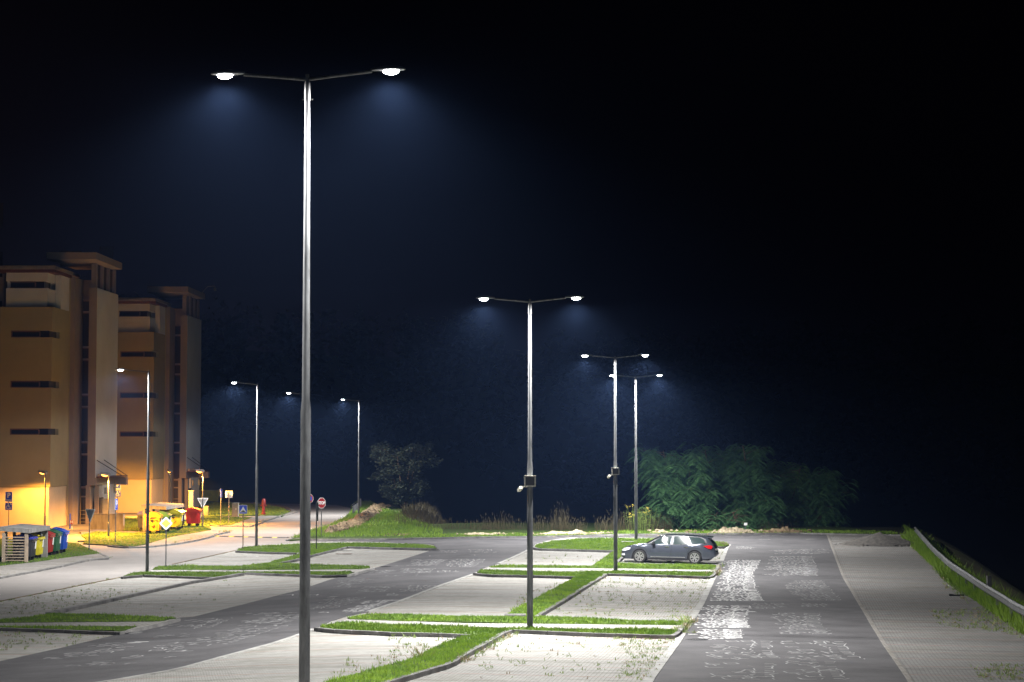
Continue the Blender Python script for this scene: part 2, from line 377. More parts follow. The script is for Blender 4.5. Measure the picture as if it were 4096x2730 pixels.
# I1 nearest island
path('I 560,408 640,382 765,348 1200,362 1700,380 1700,404 1200,388 760,372 640,392')
path('I 1690,380 J 500,418 1780,431 1822,402 1800,455 1740,512 1700,515 1738,468 1200,464 500,457 I 1690,405')
lawn('I 765,335 930,305 1150,305 1700,325 J 0,355 300,350 555,350 900,365 1300,385 1800,398 1780,430 500,416 0,402 I 1200,362 780,347', d=300, h=.07)
lawn('I 550,412 560,400 740,370 1200,392 1700,404 J 0,452 500,455 900,463 1400,462 1735,470 1735,500 1700,512 1500,513 900,493 320,470 230,510 150,565 0,635 -90,690 I 1580,692 1340,765 1060,850 S 1380,2790 1100,2860 1000,2860 1240,2760 1310,2725 I 850,770 1150,690 1290,650 1400,590 1560,520 1700,472 1100,452 700,434', d=380, h=.085)
kerb(smoothline(W('J 1825,402 1790,450 1745,505 1700,517', .13)) + W('J 1500,515 900,495 320,470', .13), side=-1)
kerb(smoothline(W('J 320,470 240,505 140,565 0,640 -90,690 I 1600,692 1350,762 1060,846 S 1380,2795 1050,2900', .13)), side=-1)
kerb(smoothline(W('I 500,412 550,420 700,434 1100,452', .13)) + W('I 1720,470', .13), side=1)
# band between I1 and I2
lawn('D 1390,903 1250,985 1100,1078 890,1210 670,1345 300,1385 -100,1360 320,1350 400,1280 600,1180 780,1080 1010,960 1060,935 1200,900', d=330, dz=.1)
kerb(smoothline(W('D 1385,903 1250,985 1100,1078 890,1210 668,1343', .13)), side=-1)
# I2
path('D 90,868 100,850 150,838 900,845 1450,850 E 200,1372 1200,1386 1245,1352 1240,1400 1195,1450 1150,1455 1190,1405 190,1392 D 1450,872 900,880 150,862')
lawn('D 150,832 250,812 500,812 1230,822 1450,780 E 190,1315 700,1325 1200,1332 1215,1345 1200,1384 200,1370 D 1450,848 900,843 170,838', d=230)
lawn('D 20,892 60,860 150,862 900,882 1450,874 E 190,1394 700,1402 1190,1408 1190,1448 1100,1452 700,1438 80,1424 D 1390,903 1060,940 1040,932 600,918 180,910', d=230)
kerb(smoothline(W('E 1250,1350 1225,1400 1195,1448 1150,1456', .13)) + W('E 1100,1456 700,1441 80,1426', .13), side=-1)
kerb(smoothline(W('D -20,893 30,903 180,914', .13)) + W('D 600,921 1045,936', .13), side=1)
# band I2-I3
lawn('D 1440,668 1710,600 E 410,1115 190,1300 190,1330 D 1450,830 1230,822 1250,800', d=200, dz=.08)
# I3
lawn('D 612,628 640,600 800,560 1100,536 1500,530 1900,538 E 580,1060 900,1072 1150,1086 1320,1102 1350,1122 1310,1140 1190,1140 700,1122 410,1112 D 1700,605 1440,662 1100,650 700,640', d=170)
kerb(smoothline(W('D 600,620 615,634 700,642', .13)) + W('D 1100,652 1445,663', .13), side=1)
kerb(W('E 1300,1146 1190,1140 480,1118 405,1116', .13) + W('E 300,1200 195,1300', .13), side=-1)
# I4 (bottom left)
path('S -600,2450 H 0,474 1240,464 1290,455 1415,440 1300,478 1050,528 990,532 1080,500 0,500 S -600,2470')
lawn('S -600,2442 H -200,452 0,448 250,425 400,398 800,408 1380,434 1290,458 1200,464 0,473 S -600,2452', d=220)
lawn('S -600,2478 H 0,500 1075,502 1000,526 900,534 500,528 0,511 S -600,2490', d=220)
kerb(W('S -600,2492 H 0,514 500,531 900,545', .13) + smoothline(W('H 940,547 1050,528 1290,478 1418,442', .13)), side=1)
kerb(W('H 400,392 1500,150 1918,84', .14), side=1, w=.22, h=.14)
# I5
path('A 1590,1388 B 200,1389 1540,1387 2200,1380 2330,1365 2350,1368 2140,1428 2060,1440 2150,1408 1540,1402 0,1406 A 1560,1404')
lawn('A 1590,1386 B 90,1346 450,1336 900,1345 1240,1310 1300,1288 1530,1228 1640,1190 2000,1150 2060,1143 1530,1275 1360,1310 1540,1322 2290,1345 2300,1360 2200,1378 1540,1385 200,1387', d=150)
lawn('A 1285,1452 1380,1415 1560,1404 B 0,1408 1540,1404 2100,1400 2120,1410 2060,1432 1800,1442 1540,1432 980,1414 A 2230,1462 1500,1436', d=170)
kerb(W('B 2350,1366 2140,1427 2060,1441 1800,1446 1540,1435 985,1414', .13), side=-1)
kerb(W('A 1285,1458 1500,1440 2230,1464', .13), side=1)
kerb(W('B 1355,1312 1530,1277 1640,1248 C 330,855 760,751 1200,763 1690,775', .13), side=1)
# I6
lawn('B 905,1185 925,1165 980,1150 1200,1130 1500,1118 C 400,715 1000,710 1500,725 1660,745 1690,768 1200,762 760,748 330,850 225,822 B 1500,1203', d=150)
kerb(W('B 890,1187 1000,1193 1540,1207 C 225,826', .13), side=1)
# far verge: kerb, pavement strip, grass line and meadow
kerb(smoothline(W('B 1440,1072 1500,1058', .12)) + W('C 330,672 1000,671 1700,658 D 0,517 600,512 1200,500 E 0,1015 G 0,190 970,208', .12), side=1)
mead = W('C 150,682 330,668 1000,668 1700,655 D 0,516 600,511 1200,499 E 0,1012 G 0,187 960,203', .12)
far = [Vector((p.x, p.y + 4)) for p in mead]
meadow = mead + [Vector((23, 140)), Vector((23, 150)), Vector((-7, 150)), Vector((-8.6, 172))] + W('C 1350,365 1150,330 1000,285 860,290 820,300 800,350 790,400 740,455 560,545 350,600')
sheet('meadow', meadow, .11, M['turf'], .2); 
LAWNS.append((W('C 150,682 330,668 1000,668 1500,660 1560,600 1300,500 1150,370 1000,290 860,290 800,350 800,385 740,455 560,545 350,600'), .11, 40, .2, 'blade'))
LAWNS.append((W('C 1150,370 1300,420 1500,520 1750,600 1750,652 1500,658 1400,600'), .11, 30, .22, 'blade'))
LAWNS.append((mead[4:] + far[4:][::-1], .11, 60, .12, 'blade'))
# left lawns and pavements
def walk(s): return sheet('pavement', W(s, .11), .11, M['walk'], .15)
walk('A -500,1470 0,1345 330,1308 560,1275 800,1243 1060,1212 1130,1245 1140,1262 1000,1270 700,1326 300,1405 0,1458 -500,1560')
kerb(smoothline(W('A -500,1562 0,1462 300,1408 700,1329 850,1295 960,1272 1090,1262 1140,1262 1145,1250 1060,1212', .13)), side=1)
lawn('A -500,1080 0,1060 500,1075 820,1110 900,1150 1060,1215 800,1245 560,1280 330,1310 0,1345 -500,1460', d=70)
walk('A 1400,1143 1520,1124 1600,1097 1820,1035 2040,1000 2200,972 B 560,985 640,970 700,1000 620,1038 480,1072 240,1112 0,1136')
kerb(smoothline(W('A 1120,1128 1300,1146 1500,1141 B 0,1138 240,1114 480,1074 620,1040 700,1015 745,998 840,985', .13)), side=1)
lawn('A 870,1108 900,1060 850,1020 1000,985 1530,1000 1580,1060 1820,1035 1600,1095 1400,1140 1130,1122', d=70)
kerb(W('A 820,1078 1020,1080 1130,1074', .12), side=-1)
lawn('A 1160,830 1530,850 1620,835 1760,835 2000,880 2110,925 2200,968 2040,998 1820,1033 1580,1058 1530,985 1290,975 1290,900', d=55)
walk('A 830,985 1000,960 1530,990 1530,1000 1000,984 850,1000')
lawn('B 480,985 520,960 480,900 460,830 1075,835 850,915 620,912 640,965', d=55)
kerb(W('B 620,914 700,925 850,922 1060,925', .12), side=1)
walk('B 850,917 1075,837 1150,820 1340,820 1260,850 1130,905 1050,930 700,925')
kerb(smoothline(W('B 1050,928 1130,905 1220,868 1350,828 1500,776 1480,760', .12)), side=1)
walk('B 1340,818 1480,775 1460,745 1380,720 1220,695 1000,684 1000,676 1240,684 1440,722 1540,775 1500,790 1350,830')
lawn('B 440,672 700,676 1000,690 1220,702 1380,735 1475,780 1380,825 1130,815 560,825 440,830', d=45)
# right verge
vr = W('G 1000,212 1040,330 1200,450 1300,600 1480,740 1650,820 1900,940 2300,1180 S 4700,3000', .06)
vo = [Vector((.138 * y + 8.3, y)) for y in (40, 60, 80, 100, 128, 150)]
verge = vr + vo; sheet('verge', verge, .06, M['turf'], .2); LAWNS.append((verge, .06, 70, .14, 'blade')); LAWNS.append(([Vector((.138 * y + 7.0, y)) for y in (60, 80, 100, 126)] + [Vector((.138 * y + 8.2, y)) for y in (126, 100, 80, 60)], .06, 110, .42, 'blade'))
vin = [Vector((p.x - .5 + .5 * math.sin(i * 2.1), p.y)) for i, p in enumerate(vr[:-1])]
# ------------------------------------------------------------------ grass blades (nobody could count them)
def blades(lst, name, mkey, rnd):
    vs = []; fs = []
    for w, dz, d, h, _ in lst:
        n = int(min(area(w) * d, 60000))
        for x, y in scatter(w, n, rnd):
            c = .5 + noise.noise(Vector((x * .9, y * .9, 0))) * .9
            hh = h * (.4 + .8 * rnd.random() + (.5 if rnd.random() < .04 else 0)) * (.6 + .8 * max(0, c)); wd = .007 + .010 * rnd.random() + y * .00008; a = rnd.uniform(0, 6.28); z = T(x, y) + dz - .01
            dx, dy = math.cos(a) * wd, math.sin(a) * wd * .5; lx, ly = rnd.gauss(0, .35) * hh, rnd.gauss(0, .35) * hh
            k = len(vs); vs += [(x - dx, y - dy, z), (x + dx, y + dy, z), (x + lx, y + ly, z + hh)]; fs.append((k, k + 1, k + 2))
    me = bpy.data.meshes.new(name); me.from_pydata(vs, [], fs); me.materials.append(M[mkey])
    o = bpy.data.objects.new(name, me); COL.objects.link(o); tag(o, 'short green grass growing on the kerbed islands and verges', 'grass', kind='stuff'); return o
rg = random.Random(3)
blades(LAWNS, 'grass', 'blade', rg)
o = blades([([Vector(q) for q in ((-9.5, 170), (-7.4, 148), (-2, 148), (-1, 180), (-9.5, 186))], .02, 30, .6, '')], 'rough_grass', 'reed', rg); o['label'] = 'dim rough grass on the dark slope beyond the bushy tree'
# weeds sprouting from the paving joints
def weeds():
    rnd = random.Random(11); vs = []; fs = []; ms = []
    def tuft(x, y, n, h, mi, dz=.03):
        for _ in range(n):
            a = rnd.uniform(0, 6.28); l = h * rnd.uniform(.4, 1.25); sp = rnd.uniform(.2, 1.1); w = rnd.uniform(.006, .013)
            x1, y1 = x + rnd.gauss(0, .04), y + rnd.gauss(0, .04); z = T(x1, y1) + dz
            k = len(vs); c, s = math.cos(a), math.sin(a)
            vs.extend([(x1 - s * w, y1 + c * w, z), (x1 + s * w, y1 - c * w, z), (x1 + c * l * sp * .5 + s * w, y1 + s * l * sp * .5 - c * w, z + l * .56 * (1 - .35 * sp)), (x1 + c * l * sp, y1 + s * l * sp, z + l * (1 - .4 * sp))])
            fs.append((k, k + 1, k + 2, k + 3)); ms.append(mi)
    zones = [('J 1120,10 2040,30 1960,190 1830,390 660,340 800,270 1010,100', 420, .10), ('J 1200,540 1740,560 1640,750 1500,915 1200,915 1280,700', 260, .09), ('J 380,520 1250,550 1200,900 0,915 60,740', 70, .12),
             ('I 1080,490 1700,490 1350,640 1000,760 600,830 700,700 1100,620', 110, .12), ('D 380,1190 560,1100 900,1000 600,1200 380,1330', 60, .1), ('H 0,330 560,215 1200,210 380,390 0,440', 220, .1),
             ('H 0,530 360,560 900,580 450,690 0,700', 110, .1), ('H 500,330 1800,130 1900,230 1400,420 600,400', 50, .09), ('G 1200,920 1500,900 1900,960 2066,1120 1700,1110 1300,1060', 260, .12), ('G 1700,830 2066,1020 2066,1180 1800,1100 1600,900', 160, .14),
             ('G 1600,1420 2066,1420 2066,1560 1650,1560', 110, .1), ('E 1150,1140 1310,1150 1250,1330 1200,1320', 60, .08), ('D 250,800 620,690 1440,700 1230,815', 12, .3),
             ('G 1000,220 1080,320 1300,560 1480,700 1560,860 1350,720 1200,500 1020,340', 160, .2)]
    for s, n, h in zones:
        w = W(s)
        for x, y in scatter(w, n, rnd): tuft(x, y, rnd.randint(2, 7), h * rnd.uniform(.3, 1.3), 0 if rnd.random() < .85 else 1)
    lines = [('J 1825,402 1790,460 1745,515', 60, .3, 0), ('J 1900,510 900,505 340,490', 26, .16, 0), ('J 320,520 0,680', 24, .2, 0), ('E 1250,1360 1205,1455 1000,1465', 40, .28, 0), ('E 1240,1120 1320,1150', 30, .3, 0),
             ('I 1100,850 1730,660 2050,480', 40, .2, 0), ('D 680,1345 900,1225 1100,1105 1390,915', 40, .18, 0), ('C 330,680 1000,682 1700,668 D 0,530 1000,528 E 0,1045 G 0,205 960,215', 90, .2, 0),
             ('A 0,1462 300,1410 700,1330 1140,1265', 40, .16, 0), ('A 1800,1128 2160,1052', 36, .28, 0), ('B 740,1000 840,990', 14, .25, 0), ('B 1130,905 1240,870', 20, .25, 0), ('H 0,316 560,202 965,122', 30, .12, 0),
             ('H 0,520 940,548', 20, .14, 0), ('I 1240,700 1360,680', 6, .4, 1), ('I 1640,700 1700,680', 8, .25, 1), ('E 500,1300 900,1310', 40, .14, 1), ('A 1280,865 1640,840', 20, .3, 0)]
    for s, n, h, mi in lines:
        p = dens(W(s), .1)
        for _ in range(n):
            q = rnd.choice(p); tuft(q.x + rnd.gauss(0, .08), q.y + rnd.gauss(0, .12), rnd.randint(5, 12), h * rnd.uniform(.4, 1.1), mi if rnd.random() < .7 else 1 - mi)
    me = bpy.data.meshes.new('weeds'); me.from_pydata(vs, [], fs); me.materials.append(M['weed']); me.materials.append(M['straw']); me.polygons.foreach_set('material_index', ms)
    o = bpy.data.objects.new('weeds', me); COL.objects.link(o); tag(o, 'scattered weeds sprouting from the pale paving joints', 'weeds', kind='stuff')
    # daisies
    mb = MB()
    for s, n in (('I 1150,390 1900,440 1700,600 1300,700', 26), ('A 900,1000 1500,1010 1350,1130 950,1100', 40), ('I 800,800 1000,740 900,830', 8), ('J 500,455 1700,470 1700,500 900,480', 10), ('D 600,1100 900,1000 800,1200', 8)):
        for x, y in scatter(W(s), n, rnd):
            z = T(x, y) + .2 + rnd.random() * .06; r = rnd.uniform(.012, .026)
            mb.add([(x + r * math.cos(k * 1.05), y + r * math.sin(k * 1.05), z) for k in range(6)], [(0, 1, 2, 3, 4, 5)])
            mb.add([(x - .003, y, z - .18), (x + .003, y, z - .18), (x, y, z)], [(0, 1, 2)])
    tag(mb.build('daisies', M['white']), 'tiny white daisies dotted through the island grass', 'flowers', kind='stuff')
weeds()
# ------------------------------------------------------------------ painted writing on the asphalt
def scribble(poly, rows, mkey, gw=.16, fill=.62, lead=.0, wavy=True, th=None):
    """a block of hand-painted text lines: poly = outline left edge points (top->bottom) | right edge points"""
    l, r = poly.split('|'); r = W(l[0] + ' ' + r.strip()); l = W(l); rnd = random.Random(int(abs(l[0].x * 1000)) % 9999 + rows)
    def along(p, t):
        seg = t * (len(p) - 1); i = min(int(seg), len(p) - 2); return p[i].lerp(p[i + 1], seg - i)
    mb = MB(); z0 = D_AIS + .0115
    def quad(a, b, w):
        d = (b - a)
        if d.length < 1e-3: return
        d.normalize(); n = Vector((-d.y, d.x)) * w / 2
        q = (a - n, b - n, b + n, a + n); mb.add([(v.x, v.y, T(v.x, v.y) + z0) for v in q], [(0, 1, 2, 3)])
    ln = (along(l, 1) - along(l, 0)).length
    if rows > 1: rows = max(2, round(ln / (.40 if mkey == 'mark' else .5)))
    gw = gw * 1.7; pitch = min(.55, ln / rows)
    for i in range(rows):
        t = (i + .5) / rows; A = along(l, t); B = along(r, t); Lr = B - A; n = Lr.length; u = Lr / n; v = Vector((-u.y, u.x))
        if v.y > 0: v = -v
        s = (rnd.random() ** 2) * n * .28 if wavy else 0; w = min(th or .05, .06) * (1.25 if mkey == 'mark' else 1); hgt = min(.36, pitch * .72)
        while s < n - gw:
            if rnd.random() < .13: s += gw * rnd.uniform(.8, 1.6); continue
            o = A + u * s; g = gw * rnd.uniform(.55, .95)
            if rnd.random() < fill + .3:
                pts = [o + u * g * a + v * hgt * (b - .5) for a, b in rnd.choice([((0, 0), (0, 1), (1, 1)), ((0, 1), (.5, 0), (1, 1)), ((0, 0), (1, 0), (1, 1), (0, 1), (0, 0)), ((0, 0), (1, .1), (0, .9), (1, 1)), ((.5, 0), (.5, 1)), ((0, 0), (0, 1), (.6, .5), (1, 1)), ((1, 0), (0, .2), (0, .8), (1, 1)), ((0, .1), (1, .1), (.5, .1), (.5, 1))])]
                for a, b in zip(pts, pts[1:]): quad(a, b, w)
            s += gw
        if lead and rnd.random() < .9:
            quad(B - u * gw * lead, B, w * 1.6)
    if lead:
        for off in ((0, .45, 1.1) if mkey == 'mark' else (0, .5)):
            e = [along(r, i / (rows * 2.0)) + Vector((rnd.gauss(-off, .05), 0)) for i in range(rows * 2 + 1)]
            for a, b in zip(e, e[1:]):
                if rnd.random() < (.85 if mkey == 'mark' else .5): quad(a, b, .035)
    return tag(mb.build('road_marking', M[mkey]), kind='structure')
SB = scribble
SB('F 730,360 700,500 650,640 600,770|1095,360 1015,500 1050,650 1130,770', 34, 'mark', .15, .8, 1.4)
SB('F 510,815 430,950 470,1040|990,815 945,950 990,1040', 17, 'mark', .15, .85, 2.6)
SB('F 450,1055 500,1160|900,1055 912,1145', 7, 'mark', .15, .85, 2.2)
SB('F 1200,320 1150,430 1120,520|1610,320 1655,430 1660,520', 22, 'markm', .17, .75, 2.2)
SB('F 1370,565 1340,650 1500,765|1705,565 1790,650 1905,765', 16, 'markf', .17, .7, 1.5)
SB('F 1000,790 1010,848|1430,790 1340,845', 4, 'markf', .18, .7)
SB('F 1445,795 1450,830|1795,795 1790,832', 4, 'markf', .14, .8)
SB('F 1210,890 1200,1000 1290,1105|1680,890 1700,1000 1790,1105', 16, 'markf', .18, .6, 1.5)
SB('F 560,1165 480,1290 700,1360|1190,1165 1215,1290 1290,1345', 9, 'markm', .26, .45, .6)
SB('F 1290,1170 1390,1280 1350,1360|1920,1170 1990,1280 2110,1355', 9, 'markm', .26, .45, .6)
SB('F 560,1390 560,1560|1230,1390 1240,1560', 6, 'markf', .27, .35, .5)
SB('F 1290,1370 1380,1560|1820,1370 1930,1560', 6, 'markf', .27, .35, .5)
SB('F 960,876 960,882|1085,876 1085,882', 1, 'mark', .2, .9); SB('F 340,1100 340,1110|540,1104 540,1112', 1, 'mark', .2, .9)
SB('F 750,118 755,130|1430,110 1420,122', 1, 'markm', .5, .9, th=.1); SB('F 1090,148 1090,160|1700,140 1700,160', 1, 'markm', .5, .9, th=.12)
SB('F 1200,262 1240,298|1560,248 1720,300', 5, 'markm', .2, .7, 1.2); SB('F 1560,248 1720,292|1800,248 1830,285', 2, 'markf', .2, .7)
SB('F 840,215 870,250|1080,235 1080,250', 3, 'markf', .2, .6)
SB('C 1430,895 1440,962|1790,895 1670,960', 6, 'markm', .2, .8, 1.); SB('C 1870,890 1745,972|2210,890 2080,970', 7, 'markm', .2, .8, 1.2)
SB('C 1180,958 1180,968|1660,950 1640,962', 1, 'markm', .35, .9); SB('C 1550,855 1545,864|2352,843 2352,853', 1, 'markm', .5, .9, th=.1)
SB('C 1720,800 1700,826|1980,795 1930,826', 3, 'markf', .2, .7); SB('C 2000,790 2000,826|2352,785 2352,826', 3, 'markf', .2, .5)
SB('C 990,1008 960,1038|1305,1005 1270,1035', 4, 'markm', .2, .75); SB('C 1330,990 1300,1036|1670,988 1610,1036', 5, 'markm', .2, .75, 1)
SB('C 1720,1005 1680,1030|2000,1000 1960,1028', 3, 'markm', .2, .7); SB('C 1080,1064 1080,1072|1640,1052 1640,1060', 1, 'markf', .4, .7)
SB('C 700,1095 600,1190|1035,1095 900,1190', 9, 'markf', .2, .45); SB('C 950,1175 850,1240|1310,1172 1180,1236', 7, 'markf', .2, .6); SB('C 1420,1165 1260,1235|1700,1162 1590,1230', 7, 'markf', .2, .6, .8)
SB('C 60,1264 60,1274|600,1262 600,1272', 1, 'mark', .45, .9); SB('C 870,1256 870,1266|1200,1255 1195,1265', 1, 'mark', .4, .9)
SB('C 720,1242 530,1296|860,1232 700,1290', 3, 'markm', .3, .9, th=.08); SB('C 1200,1248 1080,1286|1410,1244 1290,1284', 4, 'markm', .25, .9, th=.05)
SB('C 970,1322 680,1450|1330,1320 960,1450', 13, 'mark', .2, .8); SB('C 455,1446 455,1454|620,1446 610,1454', 1, 'mark', .3, 1)
SB('C 560,1300 200,1432|960,1292 600,1410', 11, 'markf', .2, .6, .8); SB('C 0,1480 -120,1562|350,1474 200,1562', 6, 'markm', .22, .6)
SB('H 1500,450 1250,530|1830,444 1640,524', 8, 'markm', .24, .4, .4); SB('H 1950,408 1900,480 |2330,400 2200,500', 8, 'markm', .24, .4)
SB('H 1900,500 1450,645|2300,490 1760,660', 10, 'markf', .26, .35, .5); SB('H 850,632 850,642|1260,632 1255,642', 1, 'mark', .5, .95, th=.06)
SB('H 780,640 300,770|1200,640 780,770', 9, 'markm', .28, .35); SB('H 1300,650 960,765|1700,600 1520,765', 9, 'markm', .28, .35); SB('H 1300,570 1200,600|1600,560 1500,600', 3, 'markf', .26, .35)
SB('H 620,790 520,830|960,785 1340,800', 3, 'markf', .3, .3); SB('E 1400,1150 1440,1175|1650,1160 1660,1178', 2, 'markf', .2, .5)
SB('B 880,1288 880,1294|1045,1284 1045,1292', 1, 'mark', .5, .9); SB('B 1020,1252 1020,1260|1180,1252 1175,1260', 1, 'mark', .5, .9); SB('B 1150,1220 1150,1226|1310,1220 1305,1228', 1, 'mark', .5, .9)
# manhole covers and drains
def cover(s, w, d, label, name='manhole_cover'):
    p = W1(s); mb = MB(); n = 20; z = T(p.x, p.y) + D_AIS + .014
    vs = [(w * math.cos(2 * math.pi * k / n), d * math.sin(2 * math.pi * k / n), 0) for k in range(n)]
    mb.add(vs + [(x * .93, y * .93, .006) for x, y, _ in vs], [(k, (k + 1) % n, n + (k + 1) % n, n + k) for k in range(n)] + [tuple(range(n, 2 * n))])
    for k in range(-3, 4): mb.box((k * w * .22, 0, .008), (.03, d * 1.2, .01))
    tag(mb.build(name, M['dark'], loc=(p.x, p.y, z)), label, 'manhole cover')
cover('H 1050,565', .34, .34, 'dark manhole cover at the left tip of the bottom left grass island'); cover('F 730,680', .36, .36, 'dark manhole cover beside the tall white writing on the right aisle')
cover('F 460,1157', .34, .3, 'dark drain cover under the lowest bright writing block'); cover('C 1160,970', .3, .3, 'dark manhole cover where the middle aisle meets the paved bay')
# speed hump
a, b = W('B 640,1040 1440,1058'); d = b - a; n = 16; hump = empty('speed_hump', (a.x, a.y, T(a.x, a.y) + D_ROAD), math.atan2(d.y, d.x), 'low black and yellow rubber speed hump across the pale road', 'speed hump')
for i in range(n):
    m_ = MB(); L_ = d.length / n; z_ = T(*(a.lerp(b, (i + .5) / n))) - T(a.x, a.y)
    m_.prism([(-.2, 0), (-.12, .045), (.12, .045), (.2, 0)], 'x', i * L_ + .01, (i + 1) * L_ - .01)
    m_.v = [(x, y, z + z_) for x, y, z in m_.v]; m_.build('segment', M['speedy'] if i % 3 == 1 else M['rubber'], hump)
# ------------------------------------------------------------------ lamps
WHITE_P, ORANGE_P = 9800, 3600
CROSS = Vector((.991, -.137, 0))
def spot(parent, loc, power, col, size=R(157), blend=.7, rad=.12, rot=(0, 0, 0)):
    l = bpy.data.lights.new('lamp_light', 'SPOT'); l.energy = power; l.color = col; l.spot_size = size; l.spot_blend = blend; l.shadow_soft_size = rad
    o = bpy.data.objects.new('lamp_light', l); COL.objects.link(o); o.parent = parent; o.location = loc; o.rotation_euler = rot
    return o
def glow(parent, loc, power, col, rad=.1):
    l = bpy.data.lights.new('lamp_glow', 'POINT'); l.energy = power; l.color = col; l.shadow_soft_size = rad
    o = bpy.data.objects.new('lamp_glow', l); COL.objects.link(o); o.parent = parent; o.location = loc
def head(root, pos, ang):
    """flat tear-drop lamp housing with a bowl of glass below; ang = direction it points outwards"""
    mb = MB(); prof_ = [(-.32, .035, .03), (-.2, .07, .05), (0, .13, .075), (.2, .14, .07), (.33, .10, .045), (.4, .03, .02)]
    vs = []; n = 12
    for x, w, h in prof_:
        for k in range(n):
            q = 2 * math.pi * k / n; vs.append((x, w * math.cos(q), h * math.sin(q) * (1.2 if math.sin(q) > 0 else .35)))
    fs = [(i * n + k, i * n + (k + 1) % n, (i + 1) * n + (k + 1) % n, (i + 1) * n + k) for i in range(5) for k in range(n)] + [tuple(range(n)), tuple(range(5 * n, 6 * n))]
    mb.add(vs, fs); hd = mb.build('lamp_head', M['head'], root, True, loc=pos, rz=ang); hd.scale = (.8, .8, .8)
    ln = MB(); vs = []
    for j in range(4):
        f = math.cos(j * .5); d = -.02 - .085 * math.sin(j * .5)
        for k in range(14): q = 2 * math.pi * k / 14; vs.append((.1 + .17 * f * math.cos(q), .11 * f * math.sin(q), d))
    ln.add(vs, [(j * 14 + k, j * 14 + (k + 1) % 14, (j + 1) * 14 + (k + 1) % 14, (j + 1) * 14 + k) for j in range(3) for k in range(14)] + [tuple(range(42, 56))])
    ln.build('lens', M['lens'], hd, True); return hd
def street_lamp(base, toppx, label, double=True, box=False, r0=.093, r1=.042, direction=None, power=1.0):
    x, y = base; z0 = T(x, y); h = zat(y, toppx) - z0
    root = empty('street_lamp', (x, y, z0), 0, label, 'street lamp', 'tall white street lamps of the car park')
    pm = MB(); pm.tube([(0, 0, -.3), (0, 0, h * .5), (0, 0, h * .52), (0, 0, h)], [r0, r0 * .9, r0 * .7, r1], 16); pm.build('pole', M['galv'], root, True)
    cap = MB(); cap.tube([(0, 0, h - .32), (0, 0, h - .02)], r1 * 1.25, 12); cap.tube([(0, 0, h - .02), (0, 0, h + .12)], r1 * .75, 12); cap.tube([(-.09, 0, h - .3), (.09, 0, h - .3)], .012, 6); cap.build('collar', M['galv'], root, True)
    pl = MB(); pl.tube([(0, 0, .12), (0, 0, .14)], r0 * 1.35, 14); pl.build('base_collar', M['galv'], root, True)
    for s in ((1, -1) if double else (1,)):
        d = (direction or CROSS) * s; e = d * 1.08 + Vector((0, 0, h + .14))
        a = MB(); a.tube([Vector((0, 0, h + .03)), d * .5 + Vector((0, 0, h + .085)), e], .027, 8); a.build('arm', M['galv'], root, True)
        p = d * 1.32 + Vector((0, 0, h + .16)); head(root, p, math.atan2(d.y, d.x))
        spot(root, p + d * .08 + Vector((0, 0, -.16)), WHITE_P * power, (1, .985, .96)); spot(root, p + d * .08 + Vector((0, 0, -.24)), WHITE_P * (power * .09 if double else .25), (1, .985, .96), R(179), .12)
    if box:
        b = zat(y, box) - z0; q = MB(); t = .03
        q.box((0, -.15, b), (.27, .2, .24), 1)
        for sx in (-1, 1): q.box((sx * .152, -.14, b), (.034, .26, .33))
        q.box((0, -.14, b + .147), (.338, .26, .034)); q.box((0, -.14, b - .147), (.27, .26, .034)); q.build('meter_box', [M['cabinet'], M['black']], root)
        c = MB(); c.box((-.3, -.05, b - .24), (.09, .2, .09), 0, rz=.4, rx=-.5); c.tube([(-.08, 0, b - .18), (-.22, -.02, b - .18), (-.25, -.03, b - .23)], .012, 6); c.build('camera', M['cabinet'], root)
    return root
street_lamp((-3.37, 32.7), 327, 'nearest and largest twin-arm lamp, its thick pole running off the bottom edge', power=1.0)
p = W1('D 575,1475', .1); street_lamp((p.x, p.y), 1213, 'twin-arm lamp on the second grass island with a meter box on its pole', box=1925)
p = W1('D 1470,872', .1); street_lamp((p.x, p.y), 1435, 'twin-arm lamp with a small box standing by the front of the grey car', box=1886)
p = W1('E 378,1072', .1); street_lamp((p.x, p.y), 1512, 'twin-arm lamp farthest back, on the grass island behind the grey car', power=1.4)
LD = Vector((-.99, -.12, 0))
for s, t, lab, pw in (('A 1538,1410', 1492, 'single-arm lamp in front of the far building beside the diamond sign', 1.0), ('B 1112,1145', 1541, 'single-arm lamp on the orange-lit grass strip beside the hump sign', 1.0),
                  ('S 1231,2125', 1581, 'single-arm lamp almost hidden behind the nearest thick pole', 1.1), ('C 874,418', 1606, 'single-arm lamp beside the small guard rail and the earth ridge', 1.2)):
    p = W1(s, .08); street_lamp((p.x, p.y), t, lab, double=False, r0=.085, r1=.04, direction=LD, power=pw)
